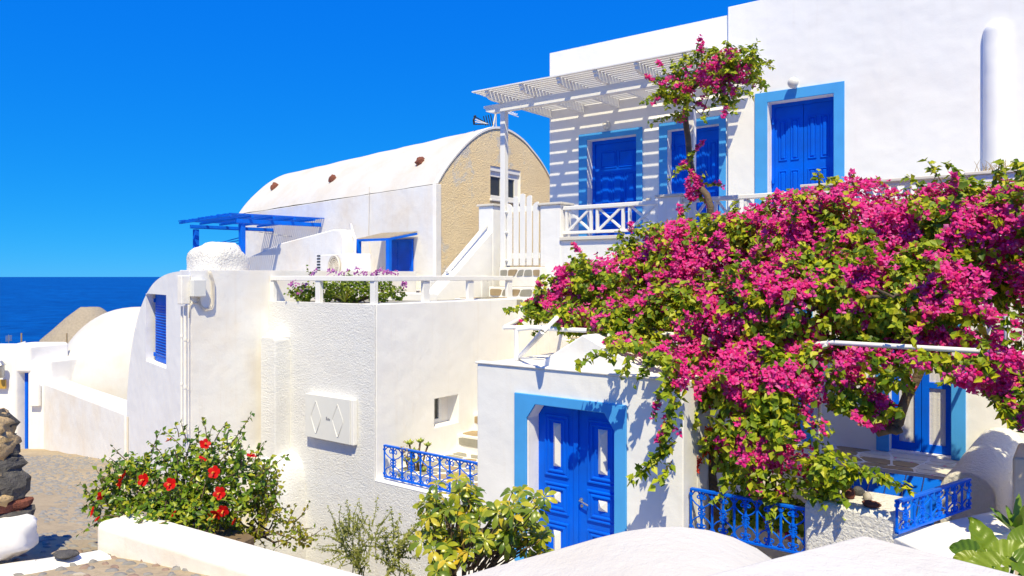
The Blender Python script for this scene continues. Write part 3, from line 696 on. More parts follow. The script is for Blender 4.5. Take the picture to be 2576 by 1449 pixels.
# ------------------------------------------------------------------ blue wrought-iron fences
def spiral(c, r, a0, turns, U, V, n=12):
    return [c + U*(r*(1-.75*k/n)*math.cos(a0+turns*2*math.pi*k/n)) + V*(r*(1-.75*k/n)*math.sin(a0+turns*2*math.pi*k/n)) for k in range(n+1)]
def iron_fence(p0, p1, h, nb, label):
    p0, p1 = Vector(p0), Vector(p1); U = (p1-p0).normalized(); V = Vector((0, 0, 1)); L = (p1-p0).length; w = L/nb
    t = thing('iron_fence', (p0+p1)/2, label, 'fence')
    MB().bar(p0 + V*h, p1 + V*h, .045, .024).build('top_rail', M['iron'], t, bevel=.003)
    MB().bar(p0 + V*.02, p1 + V*.02, .04, .022).build('bottom_rail', M['iron'], t, bevel=.003)
    for k in range(nb+1):
        b = p0 + U*(w*k); r = .0125
        MB().tube([b + V*.02, b + V*(h)], r, 6).build('bar', M['iron'], t, smooth=60)
        cl = [.80, .60] if k % 2 else [.88, .14]
        if k % 2: cl = [.82, .62, .38, .2]
        for q in cl: MB().tube([b + V*(h*q-.012), b + V*(h*q+.012)], .021, 8).build('collar', M['iron'], t, smooth=60)
        if k < nb:
            for sgn in (1, -1):   # upper and lower half scrolls of a bay
                zf = lambda q: h*q if sgn > 0 else h*(1.02-q)
                odd = k % 2; bx = lambda q: b + U*(w*(q if not odd else 1-q))
                mb = MB()
                # arc under the rail, running down along the plain bar, then an S over to the scroll bar
                pts = [bx(.98) + V*zf(.80), bx(.86) + V*zf(.90), bx(.62) + V*zf(.965), bx(.34) + V*zf(.95), bx(.1) + V*zf(.86)]
                mb.tube(pts, .0078, 5)
                pts = [bx(.05) + V*zf(.84), bx(.12) + V*zf(.76), bx(.42) + V*zf(.68), bx(.74) + V*zf(.63), bx(.93) + V*zf(.57)]
                mb.tube(pts, .0078, 5)
                Uo = U if not odd else -U
                mb.tube(spiral(bx(.74) + V*zf(.83), w*.24, 0, .95*sgn, Uo, V), .0072, 5)
                mb.tube(spiral(bx(.80) + V*zf(.565), w*.17, 0, -.9*sgn, Uo, V), .0072, 5)
                mb.build('scroll', M['iron'], t, smooth=60)
    return t
iron_fence((PB(967, 1208, BT+.1).x, BT+.1, ZS+.03), (AE0-.01, BT+.1, ZS+.03), PB(967, 1120, BT+.1).z-ZS-.03, 11, 'blue wrought-iron fence between the rough wall and the panelled-door house')
# succulent behind is planted later
# ------------------------------------------------------------------ entrance house with panelled double door
ZE = PB(1200, 914, BE).z; DZ = -3.38
eh = thing('entrance_house', ((AE0+AE1)/2, BE, -4.8), 'small flat-roofed white entrance house with the panelled blue double door', 'house')
e0, e1, ez = PB(1328, 1100, BE).x, PB(1547, 1100, BE).x, PB(1440, 1029, BE).z
wall_holes(AE0, AE1, -4.8, ZE, [(e0, e1, DZ, ez)], lambda u, z: (u, BE, z), .35, (0, 1, 0)).build('front_wall', M['white'], eh, bevel=.015, seg=3)
MB().box(AE0, AE1-.0, BE+.35, 9.05, -4.8, ZE-.004).build('rear_volume', M['white'], eh, bevel=.015)
ch, cv = .12, .17
for (xc, sg) in ((e0, 1), (e1, -1)):
    MB().prism([(xc, BE+.0, ez), (xc+sg*ch, BE, ez), (xc, BE, ez-cv)], (0, .2, 0)).build('corner_haunch', M['white'], eh)
f0, f1, fz = PB(1297, 1100, BE).x, PB(1578, 1100, BE).x, PB(1440, 1003, BE).z; y_ = BE-.03
poly = [(f0, y_, DZ), (e0-.003, y_, DZ), (e0-.003, y_, ez-cv), (e0+ch, y_, ez+.003), (e1-ch, y_, ez+.003), (e1+.003, y_, ez-cv), (e1+.003, y_, DZ), (f1, y_, DZ), (f1, y_, fz), (f0, y_, fz)]
MB().prism(poly, (0, .029, 0)).build('door_surround', M['frame'], eh, bevel=.008)
def big_panel(a0, a1, z0, z1, B):
    mb = MB(); rings = [(0, 0), (.008, -.022), (.022, -.022), (.03, -.008), (.048, -.010), (.058, -.024), (.072, -.024), (.082, .0), (.10, -.002)]
    for ins, off in rings: mb.v += [(a0+ins, B+off, z0+ins), (a1-ins, B+off, z0+ins), (a1-ins, B+off, z1-ins), (a0+ins, B+off, z1-ins)]
    for k in range(len(rings)-1):
        for j in range(4): mb.f.append((4*k+j, 4*k+(j+1) % 4, 4*k+4+(j+1) % 4, 4*k+4+j))
    k = 4*(len(rings)-1); mb.f.append((k, k+1, k+2, k+3)); return mb
def stud(a0, a1, z0, z1, B):
    mb = MB(); xm = (a0+a1)/2; hh = (a1-a0)/2; d = -.05
    mb.v += [(a0, B, z0), (a1, B, z0), (a1, B, z1), (a0, B, z1), (xm, B+d, z0+hh), (xm, B+d, z1-hh)]
    mb.f += [(0, 1, 4), (1, 2, 5, 4), (2, 3, 5), (3, 0, 4, 5)]; return mb
B = BE+.22; Bz = lambda py: PB(1440, py, B).z
mid = PB(1452, 1200, B).x
for (s0, s1) in ((e0-.01, mid-.004), (mid+.004, e1+.01)):
    lf = MB().box(s0, s1, B, B+.05, DZ+.01, ez+.01).build('door_leaf', M['blue'], eh, bevel=.005)
    pa0, pa1 = s0 + (s1-s0)*.19, s1 - (s1-s0)*.19
    if s0 > mid: pa0, pa1 = s0+(s1-s0)*.22, s1-(s1-s0)*.15
    cx0, cx1 = pa0+(pa1-pa0)*.36, pa1-(pa1-pa0)*.34
    for (y0, y1, q0, q1) in ((1048, 1206, 1070, 1180), (1222, 1300, 1243, 1270), (1320, 1462, 1343, 1440)):
        pn = big_panel(pa0, pa1, Bz(y1), Bz(y0), B-.001).build('panel', M['blue'], lf)
        stud(cx0, cx1, Bz(q1), Bz(q0), B-.004).build('white_stud', M['plastic'], lf)
    if s0 < mid: MB().box(s1-.035, s1+.03, B-.025, B-.001, DZ+.02, ez-.0).build('astragal', M['blue'], lf, bevel=.008)
hz = Bz(1252); hx = mid+.06
mb = MB(); mb.tube([(hx, B-.002, hz), (hx, B-.05, hz), (hx+.03, B-.055, hz-.005), (hx+.12, B-.055, hz-.035)], .009, 8); mb.lathe((hx, B, hz), [(.022, 0), (.022, .012), (.005, .014)], 14, ax=(1,0,0), ay=(0,0,1), az=(0,-1,0))
mb.lathe((hx+.005, B, hz-.07), [(.018, 0), (.018, .008), (.003, .009)], 14, ax=(1,0,0), ay=(0,0,1), az=(0,-1,0)); mb.build('lever_handle', M['metal'], eh, smooth=50)
MB().box(e0-.5, e1+.5, BE-1.2, BE+.3, -4.8, DZ).build('threshold', M['marble'], eh)
# little gabled hood on the roof
gB = BE+.16; g0, g1 = PB(1338, 905, gB).x, PB(1655, 905, gB).x; gx = PB(1466, 842, gB)
MB().prism([(g0, gB, ZE-.01), (g1, gB, ZE-.01), (gx.x, gB, gx.z)], (0, 1.5, 0)).build('gabled_hood', M['white'], eh, bevel=.02, seg=3)
MB().box(AE0-.02, AE1+.0, BE-.02, BE+.12, ZE-.0, ZE+.025).build('roof_edge', M['white_old'], eh, bevel=.01)
# ------------------------------------------------------------------ vaulted house with the narrow blue shutter
BV = PA(480, 700, AL).y
vh = thing('vaulted_house', (AL-.95, BV, -3.6), 'white house with a rounded shoulder and narrow blue louvred shutter beside the street', 'house')
KV = .27                                   # the front is turned a little towards the sea
YV = lambda a: BV + KV*(AL-a)
def PV(px, py, off=0.0): r = ray(px, py); return r*((BV - off + KV*AL)/(r.y + KV*r.x))
outl = [(318, 1215), (318, 1030), (322, 960), (330, 882), (343, 812), (360, 758), (381, 719), (405, 697), (436, 685), (480, 681)]
op = [PV(x, y) for x, y in outl]; op[0].z = -4.2
def catmull(P, n=6):
    out = []
    for i in range(len(P)-1):
        p0, p1, p2, p3 = P[max(0, i-1)], P[i], P[i+1], P[min(len(P)-1, i+2)]
        for k in range(n):
            t_ = k/n; out.append(tuple(.5*((2*p1[j]) + (-p0[j]+p2[j])*t_ + (2*p0[j]-5*p1[j]+4*p2[j]-p3[j])*t_**2 + (-p0[j]+3*p1[j]-3*p2[j]+p3[j])*t_**3) for j in range(2)))
    out.append(tuple(P[-1])); return out
cv2 = catmull([(p.x, p.z) for p in op[1:]], 5)
w0, w1, wz0, wz1 = PV(367, 800).x, PV(418, 800).x, PV(390, 917).z, PV(390, 740).z
top_at = lambda a: float(np.interp(a, [c[0] for c in cv2], [c[1] for c in cv2]))
cols = sorted(set([c[0] for c in cv2] + [w0, w1])); mb = MB(); FW = lambda a, z, d=0.0: (a, YV(a)+d, z)
for a, b in zip(cols, cols[1:]):
    if b-a < 1e-4: continue
    ta, tb = top_at(a), top_at(b)
    if w0-1e-6 <= a and b <= w1+1e-6:
        mb.quad(FW(a, -4.2), FW(b, -4.2), FW(b, wz0), FW(a, wz0)); mb.quad(FW(a, wz1), FW(b, wz1), FW(b, tb), FW(a, ta))
    else: mb.quad(FW(a, -4.2), FW(b, -4.2), FW(b, tb), FW(a, ta))
mb.build('front_wall', M['white_clean'], vh)
mb = MB()
for (p, q) in (((w0, wz0), (w0, wz1)), ((w0, wz1), (w1, wz1)), ((w1, wz1), (w1, wz0)), ((w1, wz0), (w0, wz0))):
    mb.quad(FW(p[0], p[1]), FW(p[0], p[1], .28), FW(q[0], q[1], .28), FW(q[0], q[1]))
mb.build('window_reveal', M['white_clean'], vh)
mb = MB(); cc = [(cv2[0][0], -4.2)] + cv2
for (a, b) in zip(cc, cc[1:]): mb.quad(FW(a[0], a[1]), FW(b[0], b[1]), (b[0], BV+5, b[1]), (a[0], BV+5, a[1]))
mb.build('vault_shell', M['white_clean'], vh, smooth=60)
ztop = cv2[-1][1]
MB().box(AL-.6, AL, BV+.17, 10.8, -4.6, ztop+.012).build('right_wall_core', M['white_old'], vh)
MB().prism([(AL-.599, BV+.168, -4.6), (AL-.599, BV+.1619, -4.6), (AL+.001, BV+.002, -4.6), (AL+.001, 10.79, -4.6), (AL-.1, 10.79, -4.6)], (0, 0, ztop+.01+4.6)).build('right_wall', M['white_old'], vh, bevel=.02, seg=3)
UV_ = Vector((1, -KV, 0))
sh = MB().obox(Vector(FW(w0+.09, wz0+.01, .15)), UV_*(w1+.02-w0-.09), (0, .04, 0), (0, 0, wz1-wz0-.02)).build('louvred_shutter', M['blue_old'], vh, bevel=.004)
zz = wz0+.14
while zz < wz1-.18:
    MB().obox(FW(w0+.14, zz, .132), UV_*(w1-w0-.15), (0, .02, -.028), (0, .008, .012)).build('louvre', M['blue_old'], sh); zz += .048
for zc in (wz0+.08, wz1-.16): MB().obox(FW(w0+.02, zc, .13), UV_*.066, (0, .035, 0), (0, 0, .07)).build('hinge', M['blue_old'], sh, bevel=.005)
# rubble chimney on the flat roof
mb = MB(); rock(mb, PY(548, 662, 12.1) + Vector((0, 0, -.04)), (.42, .40, .40), 51, .16, 1.6, 18, 30, flat=.26)
tag(mb.build('rubble_mound', M['rough_coarse'], smooth=180), 'rounded whitewashed rubble chimney stump on the flat roof by the sea', 'chimney')
# electrical boxes, conduits, cables
e0_, e1_ = PB(452, 730, BV-.1), PB(480, 730, BV-.1)
MB().box(e0_.x, AL-.005, BV-.14, BV-.002, PB(460, 764, BV).z, PB(460, 693, BV).z).build('cable_duct', M['white_old'], vh, bevel=.012)
yb0, yb1 = PA(485, 720, AL+.1).y, PA(517, 720, AL+.1).y
bx_ = MB().box(AL+.001, AL+.12, yb0, yb1, PA(500, 746, AL+.12).z, PA(500, 704, AL+.12).z).build('junction_box', M['plastic'], bpy.data.objects['vaulted_house'], bevel=.008)
pipes = thing('conduit_run', PB(466, 1070, BV-.03), 'slim white conduit pipes running down the corner of the shuttered house', 'pipe')
for (px, r, y0) in ((457, .018, 770), (466, .022, 768), (474, .012, 766)):
    a = PB(px, 900, BV-.03).x; MB().tube([(a, BV-.03, PB(px, y0, BV).z), (a, BV-.03, PB(px, 1090, BV).z)], r, 8).build('conduit', M['white_old'], pipes, smooth=60)
    for q in (840, 960, 1060): zq = PB(px, q + (px % 7)*4, BV).z; MB().tube([(a, BV-.03, zq), (a, BV-.03, zq+.04)], r*1.35, 8).build('coupling', M['white_old'], pipes, smooth=60)
hose = thing('cable_loop', PA(525, 780, AL+.03), 'bundle of cream cables looping down beside the grey junction box', 'cable')
for k in range(3):
    pts = [PA(x - 2*k + (5*k if j > 4 else 0), y + (3*k if j in (4, 5, 6) else 0), AL+.03+.004*k) for j, (x, y) in enumerate([(503, 748), (503, 757), (506, 766), (512, 773), (520, 776), (528, 772), (532, 762), (533, 745), (533, 722), (532, 705), (527, 690), (524, 682)])]
    MB().tube(pts, .0065, 6).build('cable', M['cable'], hose, smooth=180)
pts = [PA(x, y, AL+.02) for x, y in [(476, 800), (477, 768), (484, 760), (495, 764), (503, 752)]]; MB().tube(pts, .008, 6).build('cable', M['cable'], hose, smooth=180)
MB().tube([PV(321, 1048, .02), PV(321, 1190, .02)], .014, 7).build('drain_conduit', M['cable'], vh, smooth=60)
# ------------------------------------------------------------------ low dome, street wall, gate block
dm = MB(); dc = PY(352, 1012, 22.0)
dm.lathe(dc + Vector((0, 0, -.2)), [(2.32*math.cos(a)**.85 if a < 1.56 else .002, 2.98*math.sin(a)) for a in np.linspace(0, math.pi/2, 22)], 44)
dm.lathe(dc, [(2.33, -3), (2.32, -.2)], 44)
tag(dm.build('white_dome', M['roof'], smooth=180), 'low smooth white dome with warm stains behind the street wall', 'dome')
def wall_line(p0, p1, w, h0, h1, zb, m, name, parent=None, bev=.04):
    p0, p1 = Vector(p0), Vector(p1); d = (p1-p0).normalized(); sd = Vector((-d.y, d.x))
    if C2H(0, 0).xy.dot(sd) > 0: pass
    q = [p0, p1, p1+sd*w, p0+sd*w]; mb = MB(); hs4 = [h0, h1, h1, h0]
    mb.v += [(p.x, p.y, zb) for p in q] + [(p.x, p.y, h) for p, h in zip(q, hs4)]
    mb.f += [(3, 2, 1, 0), (4, 5, 6, 7), (0, 1, 5, 4), (1, 2, 6, 5), (2, 3, 7, 6), (3, 0, 4, 7)]
    import bmesh
    o = mb.build(name, m, parent, bevel=bev, seg=3); bm = bmesh.new(); bm.from_mesh(o.data); bmesh.ops.recalc_face_normals(bm, faces=bm.faces); bm.to_mesh(o.data); bm.free(); return o
kx = PV(316, 1040); KX, KY = CT*kx.x + ST*kx.y, -ST*kx.x + CT*kx.y; K0 = C2H(KX, KY-.03); K1 = C2H(KX-.965*4.9, KY-.03+4.9)
o = wall_line(K1.xy, K0.xy, .62, kx.z-.06, kx.z, -4.9, M['white_old'], 'street_wall'); tag(o, 'long low white wall with stained top along the cobbled street', 'wall')
gb = thing('gate_block', PY(60, 1125, 20), 'white stepped gateway with a narrow blue door at the far left', 'gateway')
def cbox(px0, px1, Y, depth, py_top, zb, m, name, parent, bev=.05):
    a, b = (px0-1288)/F*Y, (px1-1288)/F*Y; z = (694-py_top)/F*Y
    q = [C2H(a, Y, zb), C2H(b, Y, zb), C2H(b + depth*.35, Y+depth, zb), C2H(a + depth*.35, Y+depth, zb)]
    return MB().prism(q, (0, 0, z-zb)).build(name, m, parent, bevel=bev, seg=3)
cbox(-90, 38, 19.3, .5, 868, -5.2, M['white_clean'], 'pier', gb, .08)
cbox(67, 126, 19.4, 1.0, 906, -5.2, M['white'], 'pier', gb, .08)
cbox(-20, 74, 19.35, 1.1, 869, (694-938)/F*19.4, M['white_clean'], 'lintel', gb, .08)
cbox(55, 69, 19.55, .05, 930, -5.2, M['blue'], 'door', gb, .005)
cbox(34, 58, 19.75, .1, 930, -5.2, M['white_clean'], 'door_reveal', gb, .005)
cbox(72, 96, 19.28, .08, 965, (694-1022)/F*19.3, M['white'], 'meter_box', gb, .02)
yl_ = simple('yellow_sign_paint', (.55, .33, .06), .5, var=.2, bmp=0)
tag(cbox(-14, 13, 19.2, .03, 955, (694-978)/F*19.2, yl_, 'street_plaque', None, .004), 'small yellow ochre plaque on the far left gate pier', 'sign')
ln = thing('wall_lantern', PY(3, 952, 19.1), 'grey metal wall lantern at the left edge above the yellow plaque', 'lantern')
MB().lathe(PY(3, 950, 19.1), [(.06, 0), (.075, .05), (.075, .30), (.1, .32), (.03, .42), (.002, .43)], 10).build('body', M['metal'], ln, smooth=40)
MB().bar(PY(3, 910, 19.1), PY(-12, 912, 19.3), .03, .03).build('arm', M['metal'], ln)
# ------------------------------------------------------------------ roofs and thatched windmill beyond
tag(cbox(86, 190, 28, 3, 893, -14, M['beige'], 'flat_roof_house', None, .05), 'flat-roofed sandy house beyond the street wall', 'house')
tag(cbox(104, 200, 34, 2, 879, -14, M['beige'], 'flat_roof_house', None, .05), 'sandy parapet of a roof just below the thatched windmill', 'house')
cbx = cbox(146, 190, 25, 1.2, 899, -10, M['white'], 'roof_stair', None, .03); tag(cbx, 'small white roof stairhead in front of the sandy flat roof', 'stairhead')
thatch = simple('grey_straw_thatch', (.44, .37, .28), .95, var=.3, scale=10, bmp=1.0, bscale=20, dist=.08)
wm = thing('thatched_windmill', PY(192, 885, 38), 'round white windmill with grey conical thatched roof against the sea', 'windmill')
cY = 38; s_ = cY/F; cw = PY(227, 853, cY)
MB().lathe((cw.x, cw.y, cw.z-8), [(1.8, 0), (1.76, 8.2)], 28).build('round_wall', M['white_old'], wm, smooth=60)
mb = MB(); pf = [(2.2, -.06), (2.16, .03), (1.62, .52), (1.08, 1.06), (.55, 1.52), (.42, 1.60), (.002, 1.63)]
mb.lathe(cw, pf, 34); mb.v = [tuple(Vector(v) + Vector((0, 0, .05*noise.noise(Vector(v)*3)))) for v in mb.v]; mb.build('thatched_roof', thatch, wm, smooth=60)
for k, (px, y0, y1) in enumerate(((168, 838, 872), (54, 838, 872))):
    tag(MB().tube([PY(px, y1+10, 27.5), PY(px, y0, 27.5)], .028, 6).build('wooden_pole', M['stone_tan']), ['slim wooden pole in front of the thatched windmill', 'slim wooden pole standing at the sea edge on the far left'][k], 'pole')
an = thing('roof_antenna', PY(22, 872, 22), 'small television antenna above the far left gate pier', 'antenna')
mb = MB(); mb.tube([PY(22, 880, 22), PY(22, 842, 22)], .012, 5); mb.build('mast', M['metal'], an)
for k in range(5): MB().tube([PY(14, 858-3*k, 22), PY(30, 856-3*k, 22)], .008, 4).build('element', M['metal'], an)
tag(MB().bar(PY(36, 868, 22), PY(64, 860, 22), .04, .04).build('roof_rail', M['wood']), 'short white rail behind the far left gate pier', 'rail')
# ------------------------------------------------------------------ barrel-vaulted house with ochre gable
AG = -11.0
E_ = Vector((-10.45, 2.09, 0)); En = E_.normalized(); NS = Vector((-En.y*-1, 0, 0)); NS = Vector((En.y, -En.x, 0)); NS = -NS if NS.y > 0 else NS
prof = [(11.86, 1.97), (12.1, 2.28), (12.43, 2.62), (12.9, 3.02), (13.4, 3.33), (13.9, 3.5), (14.4, 3.51), (14.9, 3.39), (15.3, 3.2), (15.8, 2.88), (16.2, 2.5), (16.5, 2.1), (16.6, 1.97)]
pf = catmull(prof, 5); C0 = Vector((AG, 11.86, 0))
bh = thing('barrel_vaulted_house', (AG-4, 13, -.5), 'barrel-vaulted white house with ochre rough-cast gable in the background', 'house')
mb = MB(); n_ = 24
for k in range(n_+1):
    for (b, z) in pf: mb.v.append((AG + E_.x*k/n_, b + E_.y*k/n_, z + .02*noise.noise(Vector((k*.6, b*1.4, 1)))))
m_ = len(pf)
for k in range(n_):
    for j in range(m_-1): mb.f.append((k*m_+j, k*m_+j+1, (k+1)*m_+j+1, (k+1)*m_+j))
mb.f.append(tuple(n_*m_+j for j in range(m_)))
mb.build('vault_roof', M['roof'], bh, smooth=60)
q = Vector((AG, 11.86, -1.5)); MB().obox(q + NS*.0, E_, (0, .3, 0), (0, 0, 1.97+1.5-.01)).build('side_wall', M['white_old'], bh, bevel=.02)
MB().obox((AG-.02, 16.3, -1.5), E_, (0, .3, 0), (0, 0, 3.46)).build('side_wall', M['white_old'], bh)
MB().obox((AG + E_.x, 11.9 + E_.y, -1.5), (.2, 0, 0), (0, 4.6, 0), (0, 0, 3.46)).build('end_wall', M['white_old'], bh)
g = [(AG-.02, b, z-.03) for b, z in pf]; g = [(AG-.02, 11.89, -1.5)] + g + [(AG-.02, 16.57, -1.5)]
wy0, wy1, wz0_, wz1_ = PA(1231, 450, AG).y, PA(1307, 450, AG).y, PA(1231, 500, AG).z, PA(1231, 416, AG).z
# gable as vertical strips so the window opening is a real hole
def gz(b): return float(np.interp(b, [p_[0] for p_ in pf], [p_[1] for p_ in pf]))-.02
cols = sorted(set([11.9] + [p_[0] for p_ in pf if 11.95 < p_[0] < 16.5] + [wy0, wy1, 16.56])); mb = MB(); ax = AG+.03
for a, b in zip(cols, cols[1:]):
    if a >= wy0-1e-6 and b <= wy1+1e-6:
        mb.quad((ax, a, -1.5), (ax, b, -1.5), (ax, b, wz0_), (ax, a, wz0_)); mb.quad((ax, a, wz1_), (ax, b, wz1_), (ax, b, gz(b)), (ax, a, gz(a)))
    else: mb.quad((ax, a, -1.5), (ax, b, -1.5), (ax, b, gz(b)), (ax, a, gz(a)))
mb.build('ochre_gable', M['tan'], bh)
mb = MB(); rim = [(b, z) for b, z in pf]
for (a, b) in zip(rim, rim[1:]): mb.quad((AG+.05, a[0], a[1]), (AG+.05, b[0], b[1]), (AG-.05, b[0], b[1]+.005), (AG-.05, a[0], a[1]+.005)); mb.quad((AG+.05, a[0], a[1]), (AG+.05, a[0], a[1]-.05), (AG+.05, b[0], b[1]-.05), (AG+.05, b[0], b[1]))
mb.build('gable_rim', M['white_old'], bh, smooth=60)
MB().box(AG-.05, AG+.055, 11.82, 11.99, -1.5, 1.96).build('corner_strip', M['white_old'], bh, bevel=.01)
mb = MB()
for (p, q_) in (((wy0, wz0_), (wy0, wz1_)), ((wy0, wz1_), (wy1, wz1_)), ((wy1, wz1_), (wy1, wz0_)), ((wy1, wz0_), (wy0, wz0_))): mb.quad((ax, p[0], p[1]), (ax-.25, p[0], p[1]), (ax-.25, q_[0], q_[1]), (ax, q_[0], q_[1]))
mb.build('window_reveal', M['white_old'], bh)
xw = ax-.06; ym = (wy0+wy1)/2
win = wall_holes(wy0, wy1, wz0_, wz1_-.12, [(wy0+.07, ym-.13, wz0_+.1, wz1_-.24), (ym+.13, wy1-.17, wz0_+.1, wz1_-.24)], lambda u, z: (xw, u, z), .05, (-1, 0, 0)).build('window', M['wood'], bh, bevel=.006)
MB().box(xw-.04, xw-.03, wy0, wy1, wz0_, wz1_).build('pane', M['glass'], win); MB().box(xw-.02, xw+.04, wy0, wy1, wz1_-.119, wz1_).build('shutter_box', M['wood'], win, bevel=.01)
MB().box(xw, ax+.06, wy0-.03, wy1+.05, wz0_-.05, wz0_).build('sill', M['wood'], win, bevel=.01)
# red lava stones left proud of the roof
def PS(px, py, off=0.0):
    r = ray(px, py); C = C0 + NS*off; return r * (C.dot(NS)/r.dot(NS))
def roof_point(px, py):
    best = None
    for k in range(200):
        for j in range(0, m_-1, 1):
            p = Vector((AG + E_.x*k/200, pf[j][0] + E_.y*k/200, pf[j][1])); r = ray(px, py); r_ = r*(p.length/r.length); d = (p-r_).length
            if j < m_*.55 and (best is None or d < best[0]): best = (d, p)
    return best[1]
for k, (px, py, r) in enumerate(((692, 472, .15), (838, 450, .13), (1060, 406, .13))):
    mb = MB(); rock(mb, roof_point(px, py), (r*.8, r, r), 90+k, .45, 1.8, 8, 10); mb.build('roof_stone', lava_red, bh, smooth=50)
# roof antenna on the gable top
at_ = thing('gable_antenna', PA(1246, 322, AG), 'black and white fan-shaped antenna on the ridge of the barrel vault', 'antenna')
ap = PA(1228, 312, AG-.3)
MB().tube([PA(1240, 320, AG-.3), PA(1247, 286, AG-.3)], .02, 6).build('mast', M['cable'], at_); MB().tube([PA(1248, 320, AG-.3), PA(1248, 284, AG-.3)], .012, 6).build('mast', M['cable'], at_)
for k in range(4): MB().tube([ap, PA(1192+1.5*k, 292+7*k, AG-.3)], .014, 5).build('fan_rod', M['wood'] if k in (1, 2) else M['dark'], at_)
MB().tube([PA(1196, 291, AG-.3), PA(1191, 302, AG-.3), PA(1193, 314, AG-.3)], .025, 5).build('fan_end', M['dark'], at_)
for k in range(4): MB().tube([PA(1216+6*k, 292-1.5*k, AG-.3), PA(1222+6*k, 316, AG-.3)], .012, 5).build('grid_rod', M['dark'], at_)
for k in range(5): MB().tube([PA(1272+5*k, 283+1.5*k, AG-.3), PA(1282+5*k, 279+2*k, AG-.3)], .010, 4).build('element', M['wood'], at_)
MB().tube([PA(1250, 276, AG-.3), PA(1304, 294, AG-.3)], .012, 5).build('boom', M['wood'], at_)
# roof platform in front of the barrel vault
mb = MB(); mb.prism([(-8.95, 11.06, -3), (-15.4, 11.06, -3), (-21.2, 13.8, -3), (-11.02, 11.84, -3)], (0, 0, 2.7)); tag(mb.build('roof_platform', M['white_old']), 'flat white roof platform below the barrel-vaulted house', 'roof')
# blue pergola on the seaward end
bp = thing('blue_pergola', PS(690, 640), 'weathered blue wooden pergola with slatted roof beside the barrel vault', 'pergola')
def out_of_wall(base, px):
    """distance along the wall normal from base where it crosses the picture column px"""
    r = ray(px, 694); n = Vector((r.y, -r.x, 0)); return -base.dot(n)/NS.dot(n)
ba, bb_ = PS(687, 575), PS(807, 562); za = ba.z
La, Lb = out_of_wall(ba, 493), out_of_wall(bb_, 609)
zb_ = PS(807, 566).z
for base, L in ((ba, La), (bb_, Lb)):
    p0 = Vector((base.x, base.y, zb_)); p1 = p0 + NS*(L+.15)
    MB().bar(p0, p1, .08, .10).build('beam', M['blue_old'], bp, bevel=.008)
    p2 = p0 + NS*L; MB().box(p2.x-.06, p2.x+.06, p2.y-.06, p2.y+.06, -.6, zb_-.07).build('post', M['blue_old'], bp, bevel=.008)
ed = (bb_-ba); ed.z = 0; edn = ed.normalized()
for k in range(5):
    o_ = NS*(.3 + (max(La, Lb)+.1)*k/4.2); p0 = Vector((ba.x, ba.y, zb_+.11)) + o_ - edn*.4; p1 = Vector((bb_.x, bb_.y, zb_+.11)) + o_ + edn*.25
    MB().bar(p0, p1, .05, .05).build('purlin', M['blue_old'], bp)
nsl = 30
for k in range(nsl):
    p0 = Vector((ba.x, ba.y, zb_+.165)) + edn*(-.45 + (ed.length+.75)*k/nsl); p1 = p0 + NS*(max(La, Lb)+.3+random.uniform(-.06, .06)); MB().bar(p0 + Vector((0, 0, random.uniform(-.006, .006))), p1, .05, .018).build('slat', M['blue_old'], bp)
MB().tube([PS(640, 582, 1.0), PS(735, 596, .1)], .008, 5).build('wash_line', M['metal'], bp)
lw = thing('lower_blue_awning', PS(580, 640, 1.0), 'small dark blue awning below the seaward blue pergola', 'awning')
for k in range(4): MB().bar(PY(545, 613+2.5*k, 21), PY(602, 598+7*k, 21.6), .05, .02).build('slat', M['blue_old'], lw)
# sloping stair wall, shuttered window with awning, AC unit
sw_pts = [(616, 694), (616, 668), (650, 648), (735, 612), (820, 590), (868, 578), (886, 579), (893, 600), (893, 694)]
MB().prism([PS(x, y, .75) for x, y in sw_pts], NS*.30).build('sloping_stair_wall', M['white_old'], bh, bevel=.04, seg=3)
s0, s1 = PS(977, 645), PS(1042, 645); zt_, zb2 = PS(1010, 601).z, PS(1010, 688).z
sh = MB().obox(s0 + NS*.02 + Vector((0, 0, zb2-s0.z)), (s1-s0), NS*.04, (0, 0, zt_-zb2)).build('shutter', M['blue'], bh, bevel=.006)
dd = (s1-s0)
for side in (.06, .54):
    for k in range(9):
        zz = zb2 + (zt_-zb2)*(.08+.07*k); MB().obox(Vector((s0.x, s0.y, zz)) + dd*side + NS*.061, dd*.40, NS*.016, (0, 0, .03)).build('louvre', M['blue'], sh)
    MB().obox(Vector((s0.x, s0.y, zb2+(zt_-zb2)*.76)) + dd*side + NS*.061, dd*.40, NS*.01, (0, 0, (zt_-zb2)*.16)).build('panel', M['blue'], sh)
aw = thing('reed_awning', PS(970, 690, .5), 'small sagging reed awning on blue posts over the back window', 'awning')
MB().prism([PS(893, 604, .9), PS(975, 601, .9), PS(1050, 584, .05), PS(960, 588, .05)], (0, 0, .02)).build('reed_sheet', thatch, aw)
MB().bar(PS(893, 605, .9), PS(978, 602, .9), .05, .05).build('rail', M['blue_old'], aw); MB().bar(PS(978, 602, .9), PS(1048, 588, .05), .05, .05).build('rail', M['blue_old'], aw)
for px in (902, 978): p = PS(px, 640, .9); MB().box(p.x-.045, p.x+.045, p.y-.045, p.y+.045, -.3, PS(px, 603, .9).z).build('post', M['blue_old'], aw, bevel=.006)
ac = thing('air_conditioner', PS(845, 695, 1.5), 'white air conditioner unit with round rusty fan grille', 'air conditioner')
c_ = PS(795, 694, 1.5); c2 = PS(896, 694, 1.5); dv = c2-c_; hgt = PS(845, 640, 1.5).z + .04
MB().obox(c_ + Vector((0, 0, -.04)), dv, -NS*.35, (0, 0, hgt)).build('casing', M['white_old'], ac, bevel=.015)
fc = PS(842, 671, 1.52); ud = dv.normalized(); R = .245
